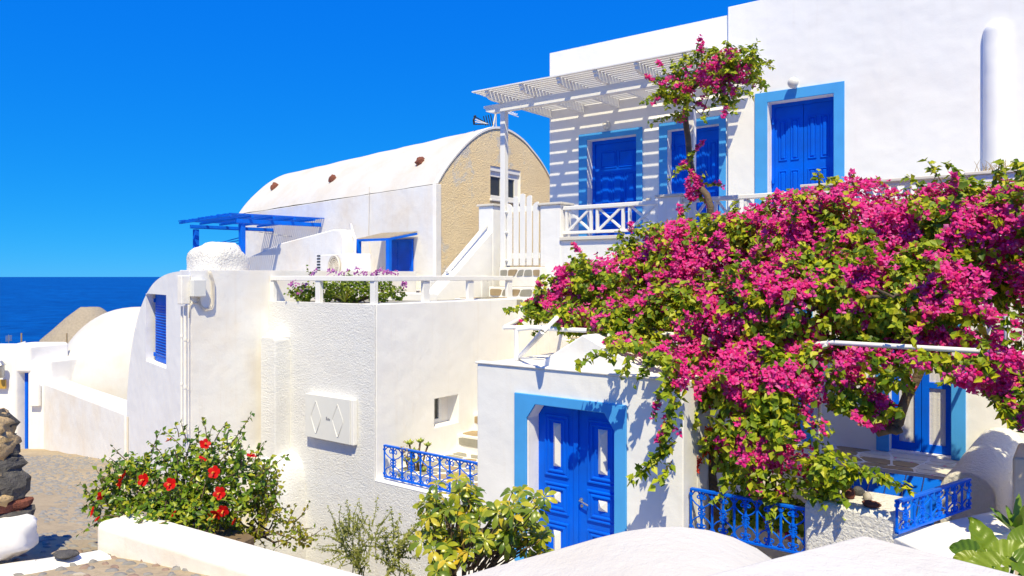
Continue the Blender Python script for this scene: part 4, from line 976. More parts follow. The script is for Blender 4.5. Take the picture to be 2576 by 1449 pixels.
MB().lathe(fc, [(R*.9, -.005), (R*.9, .004), (.002, .004)], 24, ax=ud, ay=(0, 0, 1), az=NS).build('fan_recess', M['rust'], ac)
for k in range(6): MB().tube([fc + ud*(R*(.17+.16*k)*math.cos(a)) + Vector((0, 0, R*(.17+.16*k)*math.sin(a))) + NS*.02 for a in np.linspace(0, 2*math.pi, 25)], .008 if k < 5 else .018, 5).build('grille_ring', M['cable'], ac)
for k in range(8): a = k*math.pi/8; MB().tube([fc + ud*R*math.cos(a) + Vector((0, 0, R*math.sin(a))) + NS*.02, fc - ud*R*math.cos(a) - Vector((0, 0, R*math.sin(a))) + NS*.02], .006, 4).build('grille_spoke', M['cable'], ac)
for k in range(7): MB().obox(c_ + dv*.03 + NS*.004 + Vector((0, 0, .04+.065*k)), dv*.09, NS*.003, (0, 0, .032)).build('vent', M['dark'], ac)
MB().tube([PS(883, 565, .12), PS(887, 585, .5), PS(893, 600, 1.1), PS(893, 640, 1.2)], .035, 7).build('pipe_sleeve', M['white_old'], ac, smooth=180)
MB().tube([PS(929, 470, .03), PS(927, 600, .03), PS(932, 640, .03), PS(925, 660, .03), PS(905, 655, .03)], .008, 5).build('wall_cable', M['cable'], bh)
# ------------------------------------------------------------------ right-hand patio below the vine
pat = thing('raised_landing', (PB(2150, 1150, 10.2).x, 10.7, LZ), 'crazy-paved stone landing in front of the lower blue french door', 'landing')
la0, la1 = PB(1800, 1100, 10.3).x, PB(2480, 1100, 10.3).x
s = MB().box(la0, la1+1.5, 10.2, BB-.002, -4.8, LZ-.006).build('slab', M['white_old'], pat)
flags(s, (la0, 10.22, LZ-.006), (la1-la0, 0, 0), (0, BB-10.25, 0), (0, 0, 1), 9, 4, 9, .018, .006, ('marble', 'stone_tan', 'marble'))
cd = thing('cellar_hatch', (PB(2230, 1230, 9.8).x, 9.7, -3.1), 'sloping bright blue planked cellar hatch in front of the landing', 'hatch')
h0, h1_ = PB(2080, 1174, 9.9), PB(2374, 1214, 9.5)
n_ = 7
for k in range(n_):
    t0, t1 = k/n_, (k+1)/n_-.012; P0 = h0.lerp(h1_, t0); P1 = h0.lerp(h1_, t1); dn = Vector((-.05, -.85, -.75))
    MB().obox(P0, P1-P0, dn, Vector((0, -.03, .035))).build('plank', M['blue_old'], cd, bevel=.004)
wb = PB(2021, 1262, BE+.05)
blk = MB().box(wb.x, PB(2256, 1290, BE+.05).x, BE+.05, BE+.75, -4.8, PB(2021, 1256, BE+.05).z).build('rough_white_block', M['rough_coarse'], bevel=.06, seg=4)
tag(blk, 'rough white plaster block with dark pebbles on top between the two fences', 'block')
ztb = PB(2021, 1256, BE+.05).z
p0 = Vector((AE1+.03, BE+.12, PB(1722, 1334, BE+.12).z)); p1_ = Vector((wb.x-.0, BE+.12, p0.z))
iron_fence(p0, p1_, PB(1722, 1226, BE+.12).z - p0.z, 10, 'blue wrought-iron fence at the foot of the bougainvillea trunk')
YF = 6.55; f0_ = C2H((2256-1288)/F*YF, YF, -(1346-694)/F*YF); ff = C2H(.509*YF+1.47*.73, YF+.73, 0); ff.z = f0_.z
iron_fence(f0_, ff, (84/F)*YF, 9, 'blue wrought-iron fence angled beside the cellar hatch on the right')
kb = MB(); sdv = Vector((.3, -.25, 0)); kb.prism([f0_ - sdv*.3 + Vector((0,0,-.03)), ff - sdv*.3 + Vector((0,0,-.03)) + Vector((.3,.2,0)), ff + sdv*1.3 + Vector((0,0,-.03)), f0_ + sdv*1.3 + Vector((0,0,-.03))], (0, 0, -1.5))
tag(kb.build('kerb', M['white_old'], bevel=.02), 'stained white kerb under the angled blue fence', 'kerb')
bw = arch_sweep(PY(2432, 1200, 8.0).xy, PB(2520, 1100, 11.1).xy, .52, PY(2432, 1190, 8.0).z, PB(2500, 1098, 10.4).z, -4.8, M['rough_coarse'], 'rounded_flank_wall', None)
tag(bw, 'thick rounded rough white flank wall right of the angled blue fence', 'wall')
rw = PB(2530, 1100, 9.3); MB_ = MB().box(rw.x+.1, rw.x+2.5, 8.6, 9.4, -4.8, -1.72)
tag(MB_.build('peeling_wall', M['beige'], bevel=.03), 'peeling beige plaster wall at the right edge behind the agave', 'wall')
for k, (px, py, B, r, mt) in enumerate(((2090, 1236, BE+.35, (.075, .06, .04), lava_red), (2135, 1236, BE+.34, (.062, .06, .052), lava_red), (2192, 1252, BE+.16, (.08, .05, .036), lava_red), (2098, 1220, BE+.5, (.06, .05, .045), lava), (2160, 1222, BE+.5, (.055, .05, .045), lava), (2182, 1237, BE+.38, (.04, .04, .04), cob_m[2]))):
    p = PB(px, py, B); mb = MB(); rock(mb, (p.x, B, ztb+r[2]*.8), r, 140+k, .25, 1.2, 10, 14); o = mb.build('pebble', mt, smooth=180)
    tag(o, ['flat reddish pebble at the left on the rough white block', 'round reddish pebble in the middle of the rough white block', 'red-brown flat pebble nearest the right front of the rough white block', 'black pebble behind the reddish ones on the rough white block', 'black pebble at the back beside the small grey one', 'small pale grey pebble on the rough white block'][k], 'pebble', 'pebbles on the rough white block')
mb = MB(); pz = PB(2060, 1195, BE+.6)
tag(MB().box(pz.x-.1, pz.x+.16, BE+.5, BE+.62, ztb, ztb+.13).build('timber_offcut', M['stone_tan'], bevel=.01), 'short timber offcut lying behind the pebbles', 'timber')
# pipe trellis carrying the vine
tr = thing('pipe_trellis', PB(1300, 905, 7.78), 'white pipe trellis carrying the bougainvillea above the entrance roof', 'trellis')
zt_ = -.69
c1 = PB(1300, 905, 7.78); tp = Vector((c1.x, c1.y, zt_))
MB().tube([c1, tp - Vector((0, 0, .04)), tp], .034, 10).build('post', M['wood'], tr, smooth=60)
far = PB(2545, 888, 8.0); MB().tube([tp, Vector((tp.x+.2, tp.y+.03, zt_+.03)), Vector((-4.75, 7.95, zt_+.02)), Vector((-3.5, 8.2, zt_))], .03, 10).build('front_pipe', M['wood'], tr, smooth=60)
MB().tube([PB(2000, 870, 8.0), PB(2095, 862, 7.7), PB(2545, 888, 7.6), PB(2545, 888, 7.6) + Vector((1.2, 0, -.02))], .024, 10).build('front_pipe', M['wood'], tr, smooth=60)
t2 = PZ(1268, 824, zt_+.02); MB().tube([t2, Vector((-4.9, 8.35, zt_+.05))], .026, 8).build('cross_pipe', M['wood'], tr, smooth=60)
MB().tube([t2, PZ(1440, 735, -.28)], .03, 8).build('slanting_pipe', M['wood'], tr, smooth=60)
MB().tube([PB(1302, 902, 7.9), PZ(1365, 835, -.62), PZ(1400, 800, -.5)], .03, 8).build('brace_pipe', M['wood'], tr, smooth=60)
for xx in (-4.4, -3.2, -2.0, -.9): MB().tube([(xx, 7.7, zt_), (xx+.05, BB, zt_+.25)], .024, 8).build('cross_pipe', M['wood'], tr, smooth=60)
MB().tube([PB(2536, 890, 7.6), PB(2532, 795, 7.6)], .024, 10).build('post', M['wood'], tr, smooth=60)
dp = PB(2062, 880, 8.1).x; MB().tube([(dp, 8.1, zt_-.03), (dp, 8.1, -4.5)], .018, 8).build('post', M['wood'], tr, smooth=60)
# ------------------------------------------------------------------ plants
G_BOU = leafmat('bougainvillea_leaf', [(0, (0.087, 0.172, 0.011)), (.3, (0.214, 0.345, 0.015)), (.6, (0.478, 0.575, 0.024)), (.85, (0.754, 0.736, 0.033)), (1, (0.252, 0.322, 0.015))], .4)
F_BOU = leafmat('magenta_bract', [(0, (.90, .022, .28)), (.3, (.94, .045, .38)), (.55, (.95, .11, .50)), (.75, (.92, .016, .24)), (.9, (.95, .24, .58)), (.97, (.75, .010, .14)), (1, (.55, .22, .12))], .38, .6, .15)
F_RED = leafmat('red_petal', [(0, (.70, .006, .006)), (.6, (.82, .012, .010)), (1, (.62, .004, .004))], .3, .5, .2)
F_CORAL = leafmat('coral_bract', [(0, (.62, .03, .02)), (1, (.75, .09, .05))], .35, .6, .15)
F_PINK = leafmat('mauve_petal', [(0, (.48, .12, .45)), (.6, (.66, .27, .66)), (1, (.38, .06, .26))], .35, .6, .15)
F_CREAM = leafmat('cream_petal', [(0, (.78, .74, .60)), (1, (.7, .6, .5))], .3, .6, .15)
G_HIB = leafmat('hibiscus_leaf', [(0, (0.063, 0.146, 0.011)), (.4, (0.151, 0.281, 0.018)), (.75, (0.302, 0.416, 0.023)), (1, (0.554, 0.541, 0.029))], .3, .32, .5)
G_YEL = leafmat('yellowing_leaf', [(0, (0.192, 0.288, 0.015)), (.5, (0.384, 0.396, 0.020)), (.8, (0.552, 0.432, 0.025)), (1, (0.240, 0.312, 0.020))], .4)
G_SCH = leafmat('schefflera_leaf', [(0, (0.108, 0.198, 0.014)), (.45, (0.270, 0.360, 0.022)), (.75, (0.540, 0.558, 0.036)), (.93, (0.810, 0.648, 0.048)), (1, (0.880, 0.594, 0.036))], .35, .3, .5)
G_GER = leafmat('geranium_leaf', [(0, (0.078, 0.156, 0.012)), (.5, (0.221, 0.338, 0.018)), (1, (0.390, 0.468, 0.036))], .4)
G_WEED = leafmat('grey_green_weed', [(0, (0.210, 0.252, 0.044)), (.6, (0.390, 0.420, 0.088)), (1, (0.600, 0.588, 0.176))], .4)
G_AEO = leafmat('succulent_leaf', [(0, (0.189, 0.286, 0.033)), (.6, (0.405, 0.494, 0.055)), (1, (0.567, 0.572, 0.077))], .25, .4, .4)
G_BIG = leafmat('broad_leaf', [(0, (0.126, 0.240, 0.016)), (1, (0.234, 0.352, 0.019))], .4, .3, .45)
G_BIGY = leafmat('yellowing_broad_leaf', [(0, (0.238, 0.360, 0.020)), (1, (0.312, 0.408, 0.030))], .4, .35, .4)
G_AGA = leafmat('agave_leaf', [(0, (0.112, 0.240, 0.026)), (1, (0.256, 0.405, 0.046))], .2, .35, .4)
STRAW = leafmat('dry_straw', [(0, (.50, .34, .12)), (1, (.62, .47, .22))], .3, .8, .1)

def unit(v): return v / np.maximum(1e-9, np.linalg.norm(v, axis=-1, keepdims=True))
def frames(N, T):
    N = unit(N); T = unit(T - N*(T*N).sum(-1, keepdims=True)); return N, T, np.cross(N, T)
def leaf_mesh_arrays(P, N, T, L, W, cup=.18, curl=.2):
    """five-vertex folded leaf: base, left, right, tip and a sunken midrib point"""
    N, T, S = frames(N, T); L = L[:, None]; W = W[:, None]
    base = P; mid = P + T*L*.52 - N*W*cup; tip = P + T*L - N*L*curl
    lf = P + T*L*.42 + S*W*.5 + N*W*cup*.4; rt = P + T*L*.42 - S*W*.5 + N*W*cup*.4
    V = np.stack([base, lf, tip, rt, mid], 1).reshape(-1, 3); n = len(P)
    q = np.array([[0, 3, 4], [3, 2, 4], [2, 1, 4], [1, 0, 4]]); Fc = (np.arange(n)[:, None, None]*5 + q[None]).reshape(-1, 3)
    return V, Fc
def np_mesh(name, chunks, mats, parent=None, kind=None):
    """chunks: list of (V, F, material index)"""
    off = 0; Vs, Fs, Ms = [], [], []
    for V, Fc, mi in chunks:
        Vs.append(V); Fs.append(Fc+off); Ms.append(np.full(len(Fc), mi, dtype=np.int32)); off += len(V)
    V = np.concatenate(Vs); Fc = np.concatenate(Fs); Mi = np.concatenate(Ms)
    me = bpy.data.meshes.new(name); me.vertices.add(len(V)); me.vertices.foreach_set('co', V.astype(np.float32).ravel())
    me.loops.add(Fc.size); me.loops.foreach_set('vertex_index', Fc.astype(np.int32).ravel())
    me.polygons.add(len(Fc)); me.polygons.foreach_set('loop_start', np.arange(0, Fc.size, 3, dtype=np.int32))
    for m in mats: me.materials.append(m)
    me.polygons.foreach_set('material_index', Mi); me.update(calc_edges=True)
    o = finish(me, name, parent)
    if kind: o['kind'] = kind
    return o
def bract_units(P, N, size, rng):
    """three papery bracts round an axis"""
    n = len(P); T0 = unit(rng.normal(size=(n, 3))); N, T, S = frames(N, T0); out = []
    for j in range(3):
        a = j*2*math.pi/3; rad = T*math.cos(a) + S*math.sin(a); d = unit(N*.62 + rad*.8); nn = unit(N*.8 - rad*.62)
        out.append(leaf_mesh_arrays(P, -nn, d, size*rng.uniform(.85, 1.15, n), size*.86*rng.uniform(.8, 1.1, n), .2, -.12))
    off = 0; Vs, Fs = [], []
    for V, Fc in out: Vs.append(V); Fs.append(Fc+off); off += len(V)
    return np.concatenate(Vs), np.concatenate(Fs)
def single_leaf(name, m, L=1, W=.8, cup=.18, curl=.2):
    V, Fc = leaf_mesh_arrays(np.zeros((1, 3)), np.array([[0, 0, 1.]]), np.array([[1., 0, 0]]), np.array([L]), np.array([W]), cup, curl)
    me = bpy.data.meshes.new(name); me.from_pydata([tuple(map(float, v)) for v in V], [], [tuple(map(int, f)) for f in Fc]); me.materials.append(m); return me
def single_bract(name, m):
    V, Fc = bract_units(np.zeros((1, 3)), np.array([[0, 0, 1.]]), np.array([1.0]), np.random.default_rng(3))
    me = bpy.data.meshes.new(name); me.from_pydata([tuple(map(float, v)) for v in V], [], [tuple(map(int, f)) for f in Fc]); me.materials.append(m); return me
def put(name, me, P, N, T, s, parent):
    N_, T_, S_ = frames(np.array([N]), np.array([T])); N_, T_, S_ = N_[0], T_[0], S_[0]; off = wloc(parent)
    o = bpy.data.objects.new(name, me); COL.link(o); o.parent = parent
    o.matrix_local = Matrix(((T_[0]*s, S_[0]*s, N_[0]*s, P[0]-off.x), (T_[1]*s, S_[1]*s, N_[1]*s, P[1]-off.y), (T_[2]*s, S_[2]*s, N_[2]*s, P[2]-off.z), (0, 0, 0, 1)))
    return o
def scatter(ells, density, rng, lo=.55, hi=1.05, cull=.72):
    """points in the outer shell of a union of ellipsoids; ells rows (cx,cy,cz,rx,ry,rz,w)"""
    E = np.array(ells); Ps, Ns, Is = [], [], []
    for i, e in enumerate(E):
        c, r = e[:3], e[3:6]; area = 4*math.pi*((r[0]*r[1])**1.6/3 + (r[0]*r[2])**1.6/3 + (r[1]*r[2])**1.6/3)**(1/1.6)
        n = int(area*density*e[6]); d = unit(rng.normal(size=(n, 3))); k = lo + (hi-lo)*rng.random(n)**.55
        # uneven outline
        lump = np.array([noise.noise(Vector((d[j, 0]*2.3+i*7.1, d[j, 1]*2.3, d[j, 2]*2.3))) for j in range(n)]); k = k*(1+.26*lump)
        P = c + d*r*k[:, None]; Ps.append(P); Ns.append(unit(d/r)); Is.append(np.full(n, i))
    P, N, I = np.concatenate(Ps), np.concatenate(Ns), np.concatenate(Is); keep = np.ones(len(P), bool)
    for i, e in enumerate(E):
        q = (((P-e[:3])/e[3:6])**2).sum(1); keep &= ~((q < cull**2) & (I != i))
    return P[keep], N[keep], I[keep]
def proj(P):
    X = CT*P[:, 0] + ST*P[:, 1]; Y = -ST*P[:, 0] + CT*P[:, 1]
    return 1288 + F*X/Y, 694 - F*P[:, 2]/Y, Y
def split_near(P, N, k):
    """the k that show largest: facing the viewer, in frame, nearest"""
    x, y, Y = proj(P); d = np.linalg.norm(P, axis=1); face = (N*-P).sum(1)/d
    score = d + np.where((face > .25) & (x > 0) & (x < 2576) & (y > 0) & (y < 1449), 0, 100)
    idx = np.argsort(score)[:k]; m = np.zeros(len(P), bool); m[idx] = True; return m
def twig(pts, r, parent, name='branch', m=None, n=6, r1=None):
    pts = [Vector(p) for p in pts]; r1 = r if r1 is None else r1
    return MB().tube(pts, [r + (r1-r)*k/(len(pts)-1) for k in range(len(pts))], n).build(name, m or M['bark'], parent, smooth=180)
def wob(p0, p1, amp, n=7, seed=0):
    p0, p1 = Vector(p0), Vector(p1)
    return [p0.lerp(p1, k/n) + Vector((noise.noise(Vector((k*.7, seed, 0))), noise.noise(Vector((k*.7, seed, 5))), noise.noise(Vector((k*.7, seed, 9)))))*amp*math.sin(math.pi*k/n) for k in range(n+1)]

SD = np.array(SUN); GAPS = [(np.array(PB(2330, 1235, 9.2)), .3), (np.array(PB(2270, 1215, 9.4)), .26), (np.array(PB(2400, 1170, 10.4)), .16)]
def in_gaps(P):
    # leaves left out along the sun's line to light the hatch and landing
    m = np.zeros(len(P), bool)
    for q, r in GAPS:
        d = P-q; t_ = (d*SD).sum(1); m |= (np.linalg.norm(d - t_[:, None]*SD, axis=1) < r) & (t_ > .6)
    return m
def vine(name, loc, label, ells, dens, ff, nspr, seed, spr_up=.3, leafL=(.05, .105), brL=(.036, .062), sprigs=(), fk=.72, gapt=-.22):
    rng = np.random.default_rng(seed); t = thing(name, loc, label, 'plant')
    P, N, I = scatter(ells, dens, rng)
    gap = np.array([noise.noise(Vector(p)*1.7 + Vector((3, 8, 1))) + .5*noise.noise(Vector(p)*4.1) for p in P]); kp = (gap > gapt); kp &= ~in_gaps(P)
    kp = kp | ((rng.random(len(P)) < .12) & ~in_gaps(P)); P, N, I = P[kp], N[kp], I[kp]
    fr = np.array([e[7] for e in ells])[I]
    nv = np.array([noise.noise(Vector(p)*2.6) + .55*noise.noise(Vector(p)*6.0) for p in P])
    fr = fr*fk; isf = (nv + rng.normal(0, .12, len(P))) > np.quantile(nv, 1-fr.mean()) - (fr-fr.mean())*1.1
    # sprigs: thin shoots that break the outline
    SP, SN, SF = [], [], []; stems = MB()
    starts = [(np.array(s[0]), np.array(s[1]), s[2]) for s in sprigs]
    idx = rng.integers(0, len(P), nspr*3); cnt = 0
    for i in idx:
        if cnt >= nspr: break
        x, y, Y = proj(P[i:i+1])
        if (N[i]*-P[i]).sum() < -.35*np.linalg.norm(P[i]): continue
        d = unit(N[i] + np.array([0, 0, spr_up]) + rng.normal(0, .35, 3)); L = rng.uniform(.16, .42); starts.append((P[i], P[i]+d*L, rng.random() < .45)); cnt += 1
    for (a, b, fl) in starts:
        L = np.linalg.norm(b-a); n = max(5, int(L/.022)); sag = rng.uniform(.02, .12)*L
        pts = []
        for k in range(n+1):
            u = k/n; p = a + (b-a)*u; p = p + np.array([0, 0, sag*math.sin(u*math.pi*.9) - sag*1.4*u*u]); pts.append(p)
            if k > 1:
                for s in (0, 1):
                    SP.append(p + rng.normal(0, .012, 3)); SN.append(rng.normal(0, .6, 3) + np.array([.1, -.5, .7])); SF.append(fl and u > .55 and rng.random() < .75)
        stems.tube(pts, [.006*(1-.6*k/n) for k in range(n+1)], 4, False)
    P = np.concatenate([P, np.array(SP)]); N = np.concatenate([N, np.array(SN)]); isf = np.concatenate([isf, np.array(SF)])
    stems.build('shoots', M['twig'], t, kind='stuff')
    hang = np.array([0, 0, -1.0]); Nn = unit(unit(N)*.75 + rng.normal(0, .55, N.shape) + np.array([.15, -.15, .45])); T = unit(rng.normal(0, .7, N.shape) + hang*.55 + unit(N)*.5)
    Lz = rng.uniform(*leafL, len(P)); Bz_ = rng.uniform(*brL, len(P))
    lf, fl = ~isf, isf
    nearL = np.zeros(len(P), bool); nearL[np.where(lf)[0][split_near(P[lf], unit(N[lf]), 300)]] = True
    nearF = np.zeros(len(P), bool); nearF[np.where(fl)[0][split_near(P[fl], unit(N[fl]), 300)]] = True
    lme = single_leaf('leaf', G_BOU, 1, .74); bme = single_bract('flower', F_BOU)
    for i in np.where(nearL)[0]: put('leaf', lme, P[i], Nn[i], T[i], float(Lz[i]), t)
    Nf = unit(unit(N)*.7 + rng.normal(0, .4, N.shape) + SD*.7)
    for i in np.where(nearF)[0]: put('flower', bme, P[i], Nf[i], T[i], float(Bz_[i]), t)
    r = lf & ~nearL; V, Fc = leaf_mesh_arrays(P[r], Nn[r], T[r], Lz[r], Lz[r]*rng.uniform(.62, .85, r.sum()))
    np_mesh('foliage', [(V, Fc, 0)], [G_BOU], t, 'stuff')
    r = fl & ~nearF; V, Fc = bract_units(P[r], Nf[r], Bz_[r], rng)
    Pc = P[r][rng.random(r.sum()) < .35]; Pc = Pc + unit(-Pc)*.012
    Vc, Fcc = leaf_mesh_arrays(Pc - np.array([0, 0, .006]), unit(-Pc), np.tile([0, 0, 1.], (len(Pc), 1)), np.full(len(Pc), .013), np.full(len(Pc), .011))
    np_mesh('flowers', [(V, Fc, 0), (Vc, Fcc, 1)], [F_BOU, F_CREAM], t, 'stuff')
    return t
def ell(px, py, B, rx, ry, rz_, ff, w=1.0):
    p = PB(px, py, B); return (p.x, p.y, p.z, rx, ry, rz_, w, ff)
EL = [ell(1385, 772, 8.6, .30, .40, .17, .25), ell(1480, 722, 9.0, .45, .60, .36, .5), ell(1600, 705, 9.3, .55, .8, .50, .62), ell(1735, 668, 9.4, .6, .8, .58, .72),
      ell(1880, 645, 9.5, .6, .8, .60, .75), ell(2030, 605, 9.5, .6, .8, .58, .8), ell(2160, 600, 9.5, .55, .8, .62, .8), ell(2300, 622, 9.3, .6, .8, .58, .75), ell(2450, 604, 9.2, .55, .8, .60, .72), ell(2590, 610, 9.0, .5, .8, .62, .7),
      ell(2740, 630, 8.9, .5, .8, .55, .7), ell(2740, 800, 8.1, .45, .5, .42, .55), ell(1445, 796, 8.2, .28, .35, .20, .25), ell(1570, 815, 8.2, .45, .5, .34, .5), ell(1710, 805, 8.2, .55, .5, .44, .42), ell(1860, 800, 8.2, .55, .5, .46, .5), ell(2000, 765, 8.2, .55, .5, .5, .62), ell(2150, 742, 8.3, .55, .5, .46, .62), ell(2300, 752, 8.3, .55, .5, .46, .6), ell(2450, 762, 8.3, .55, .5, .46, .55), ell(2580, 790, 8.2, .45, .5, .42, .55),
      ell(1650, 882, 7.95, .30, .30, .18, .45), ell(1755, 945, 7.75, .30, .32, .34, .62), ell(1865, 955, 7.7, .36, .33, .38, .66), ell(1965, 985, 7.65, .36, .33, .38, .62), ell(2060, 945, 7.75, .34, .33, .30, .55),
      ell(1905, 1110, 7.5, .30, .28, .30, .35), ell(2010, 1105, 7.45, .33, .3, .32, .42), ell(2085, 1175, 7.3, .22, .26, .17, .2), ell(1935, 1205, 7.45, .27, .24, .20, .05), ell(1825, 1130, 7.6, .22, .22, .25, .12), ell(2040, 1225, 7.4, .16, .2, .1, .05),
      ell(2195, 880, 8.15, .36, .3, .13, .5, .6), ell(2350, 885, 8.15, .38, .3, .13, .55, .6), ell(2480, 942, 7.85, .33, .3, .19, .85), ell(2570, 1005, 7.7, .2, .22, .18, .75), ell(2205, 1035, 7.85, .14, .14, .15, .8), ell(2130, 1000, 7.8, .2, .2, .14, .3), ell(2170, 900, 7.5, .16, .1, .07, .4, .5), ell(2320, 905, 7.48, .18, .1, .08, .6, .5), ell(2440, 935, 7.45, .2, .12, .12, .8, .7), ell(2255, 955, 7.6, .11, .1, .09, .4, .6), ell(2120, 905, 7.5, .14, .1, .09, .5, .6), ell(2520, 905, 7.45, .14, .1, .1, .8, .5), ell(1708, 1050, 6.98, .08, .1, .20, .5, .4), ell(1705, 945, 6.95, .1, .12, .16, .5, .45), ell(1665, 895, 6.98, .16, .12, .07, .35, .5), ell(1695, 1140, 6.95, .08, .08, .1, .2, .35), ell(1580, 868, 7.02, .16, .12, .04, .3, .4), ell(1570, 862, 7.6, .2, .25, .10, .4, .7), ell(1650, 880, 7.6, .22, .25, .12, .45, .7), ell(1900, 1280, 7.65, .3, .2, .16, 0), ell(1985, 1300, 7.6, .14, .16, .2, 0)]
def spg(a, b, B, fl=False): return (tuple(PB(a[0], a[1], B)), tuple(PB(b[0], b[1], B-.06)), fl)
SPR = [spg((2440, 500), (2385, 405), 9.0), spg((2500, 470), (2520, 400), 8.9), spg((2150, 490), (2142, 435), 9.1, True), spg((1580, 625), (1555, 575), 9.0), spg((1610, 640), (1650, 590), 9.0), spg((1500, 690), (1440, 645), 8.9),
       spg((1345, 775), (1272, 778), 8.5), spg((1345, 800), (1290, 815), 8.3, True), spg((1440, 845), (1425, 915), 7.9), spg((1690, 1100), (1610, 1195), 6.9), spg((1690, 1120), (1585, 1205), 6.85), spg((1640, 910), (1600, 960), 6.9), spg((1600, 890), (1560, 940), 6.9), spg((1560, 870), (1450, 915), 6.85), spg((1690, 960), (1640, 1040), 6.85, True), spg((1700, 900), (1660, 985), 6.8), spg((1700, 1000), (1672, 1090), 6.8), spg((1690, 1160), (1655, 1215), 6.85), spg((1650, 880), (1625, 930), 6.85), spg((1700, 1060), (1650, 1110), 6.8, True), spg((1590, 860), (1530, 900), 6.9), spg((1700, 1010), (1660, 1100), 6.9, True), spg((1700, 1110), (1640, 1165), 6.85), spg((2100, 1170), (2240, 1205), 7.2), spg((2110, 1190), (2300, 1220), 7.2), spg((2520, 1020), (2585, 1075), 7.5, True), spg((2480, 1000), (2560, 1060), 7.5),
       spg((2060, 1215), (2130, 1250), 7.2), spg((2010, 1230), (2075, 1270), 7.2), spg((1850, 1180), (1800, 1250), 7.35), spg((1960, 1240), (1935, 1310), 7.3), spg((2270, 900), (2290, 980), 7.8, True), spg((2400, 900), (2370, 960), 7.8), spg((1560, 850), (1480, 880), 7.8), spg((1640, 900), (1600, 960), 7.7), spg((1480, 760), (1390, 720), 8.6), spg((2560, 520), (2570, 440), 8.8)]
bou = vine('bougainvillea', PB(1760, 1340, 7.85), 'huge magenta bougainvillea spreading over the pipe trellis and patio', EL, 1250, .6, 330, 21, sprigs=SPR)
def pts_px(L, B): return [PB(x, y, b) for (x, y), b in zip(L, B if isinstance(B, (list, tuple)) else [B]*len(L))]
twig(pts_px([(1740, 1345), (1745, 1250), (1742, 1180), (1752, 1110), (1775, 1040), (1800, 950), (1830, 850)], [7.85]*4 + [7.95, 8.1, 8.3]), .075, bou, 'trunk', n=10, r1=.045)
twig(pts_px([(1795, 1345), (1800, 1260), (1788, 1180), (1800, 1100), (1830, 1000), (1880, 900)], [7.9]*4 + [8.0, 8.2]), .06, bou, 'trunk', n=10, r1=.035)
twig(pts_px([(1770, 1345), (1760, 1290), (1775, 1230), (1810, 1160), (1850, 1080)], 7.95), .045, bou, 'trunk', n=8, r1=.025)
twig(pts_px([(2205, 1086), (2240, 1078), (2262, 1062), (2268, 1035), (2280, 1000), (2300, 965), (2318, 925), (2330, 880)], 7.9), .05, bou, 'branch', n=9, r1=.04)
twig(pts_px([(2240, 1078), (2255, 1085), (2268, 1080)], 7.85), .045, bou, 'cut_branch', n=9, r1=.03)
for k, (a, b, B0, B1, r) in enumerate([((1830, 850), (2100, 800), 8.3, 8.6, .035), ((1830, 850), (1500, 820), 8.2, 8.1, .035), ((2100, 800), (2500, 780), 8.6, 8.4, .03), ((1860, 900), (2100, 740), 8.2, 7.95, .025), ((1750, 800), (1400, 740), 8.6, 8.9, .02), ((2090, 1030), (2330, 880), 7.9, 8.0, .025), ((1900, 760), (2200, 560), 9.0, 9.4, .03), ((2200, 700), (2480, 560), 9.0, 9.2, .025), ((2180, 748), (2260, 740), 7.75, 7.75, .02), ((1880, 1080), (2060, 1180), 7.6, 7.3, .015)]):
    twig(wob(PB(*a, B0), PB(*b, B1), .15, 8, k), r, bou, 'branch', n=7, r1=r*.6)
cm = single_bract('coral_flower', F_CORAL); rs = np.random.default_rng(5)
for k in range(46):
    u = rs.random(); p = PB(1785+35*math.sin(u*5)+rs.normal(0, 12), 1075+110*u+rs.normal(0, 8), 7.55); put('coral_flower', cm, np.array(p), rs.normal(0, 1, 3) + np.array([.2, -1, .3]), rs.normal(0, 1, 3), .035, bou)
# the arm climbing the pergola post
EL2 = [ell(1700, 225, 10.5, .24, .25, .20, .45), ell(1735, 180, 10.5, .24, .26, .20, .4), ell(1800, 185, 10.4, .28, .28, .20, .6), ell(1862, 150, 10.4, .25, .26, .18, .6), ell(1880, 180, 10.4, .2, .2, .15, .55), ell(1835, 240, 10.4, .14, .16, .14, .55), ell(1710, 290, 10.5, .08, .1, .10, .5), ell(1748, 465, 10.6, .11, .12, .15, .85), ell(1770, 440, 10.6, .06, .08, .06, .3), ell(1722, 415, 10.7, .05, .06, .06, .5), ell(1745, 490, 10.6, .1, .1, .08, .7)]
SP2 = [spg((1900, 170), (1940, 148), 10.3), spg((1900, 195), (1928, 215), 10.3), spg((1670, 235), (1655, 185), 10.4), spg((1890, 130), (1908, 102), 10.3), spg((1700, 180), (1690, 145), 10.4), spg((1845, 260), (1845, 285), 10.3), spg((1690, 240), (1652, 240), 10.4), spg((1800, 250), (1770, 300), 10.3), spg((1850, 225), (1895, 240), 10.3)]
bo2 = vine('climbing_bougainvillea', PB(1790, 540, 10.6), 'slender bougainvillea trunk climbing to a small crown by the pergola end', EL2, 620, .5, 60, 33, sprigs=SP2, leafL=(.05, .09))
twig(pts_px([(1785, 560), (1788, 520), (1778, 490), (1755, 465), (1742, 435), (1735, 400), (1731, 350), (1724, 300), (1726, 255), (1733, 225)], [10.55, 10.55, 10.55, 10.6, 10.8, 10.95, 11.0, 11.0, 10.9, 10.7]), .05, bo2, 'trunk', n=9, r1=.045)
twig(pts_px([(1730, 235), (1760, 210), (1800, 190), (1860, 155), (1890, 140)], [10.75, 10.6, 10.45, 10.4, 10.4]), .035, bo2, 'branch', n=7, r1=.012)
twig(pts_px([(1730, 235), (1715, 215), (1705, 190)], [10.75, 10.6, 10.5]), .03, bo2, 'branch', n=7, r1=.012)
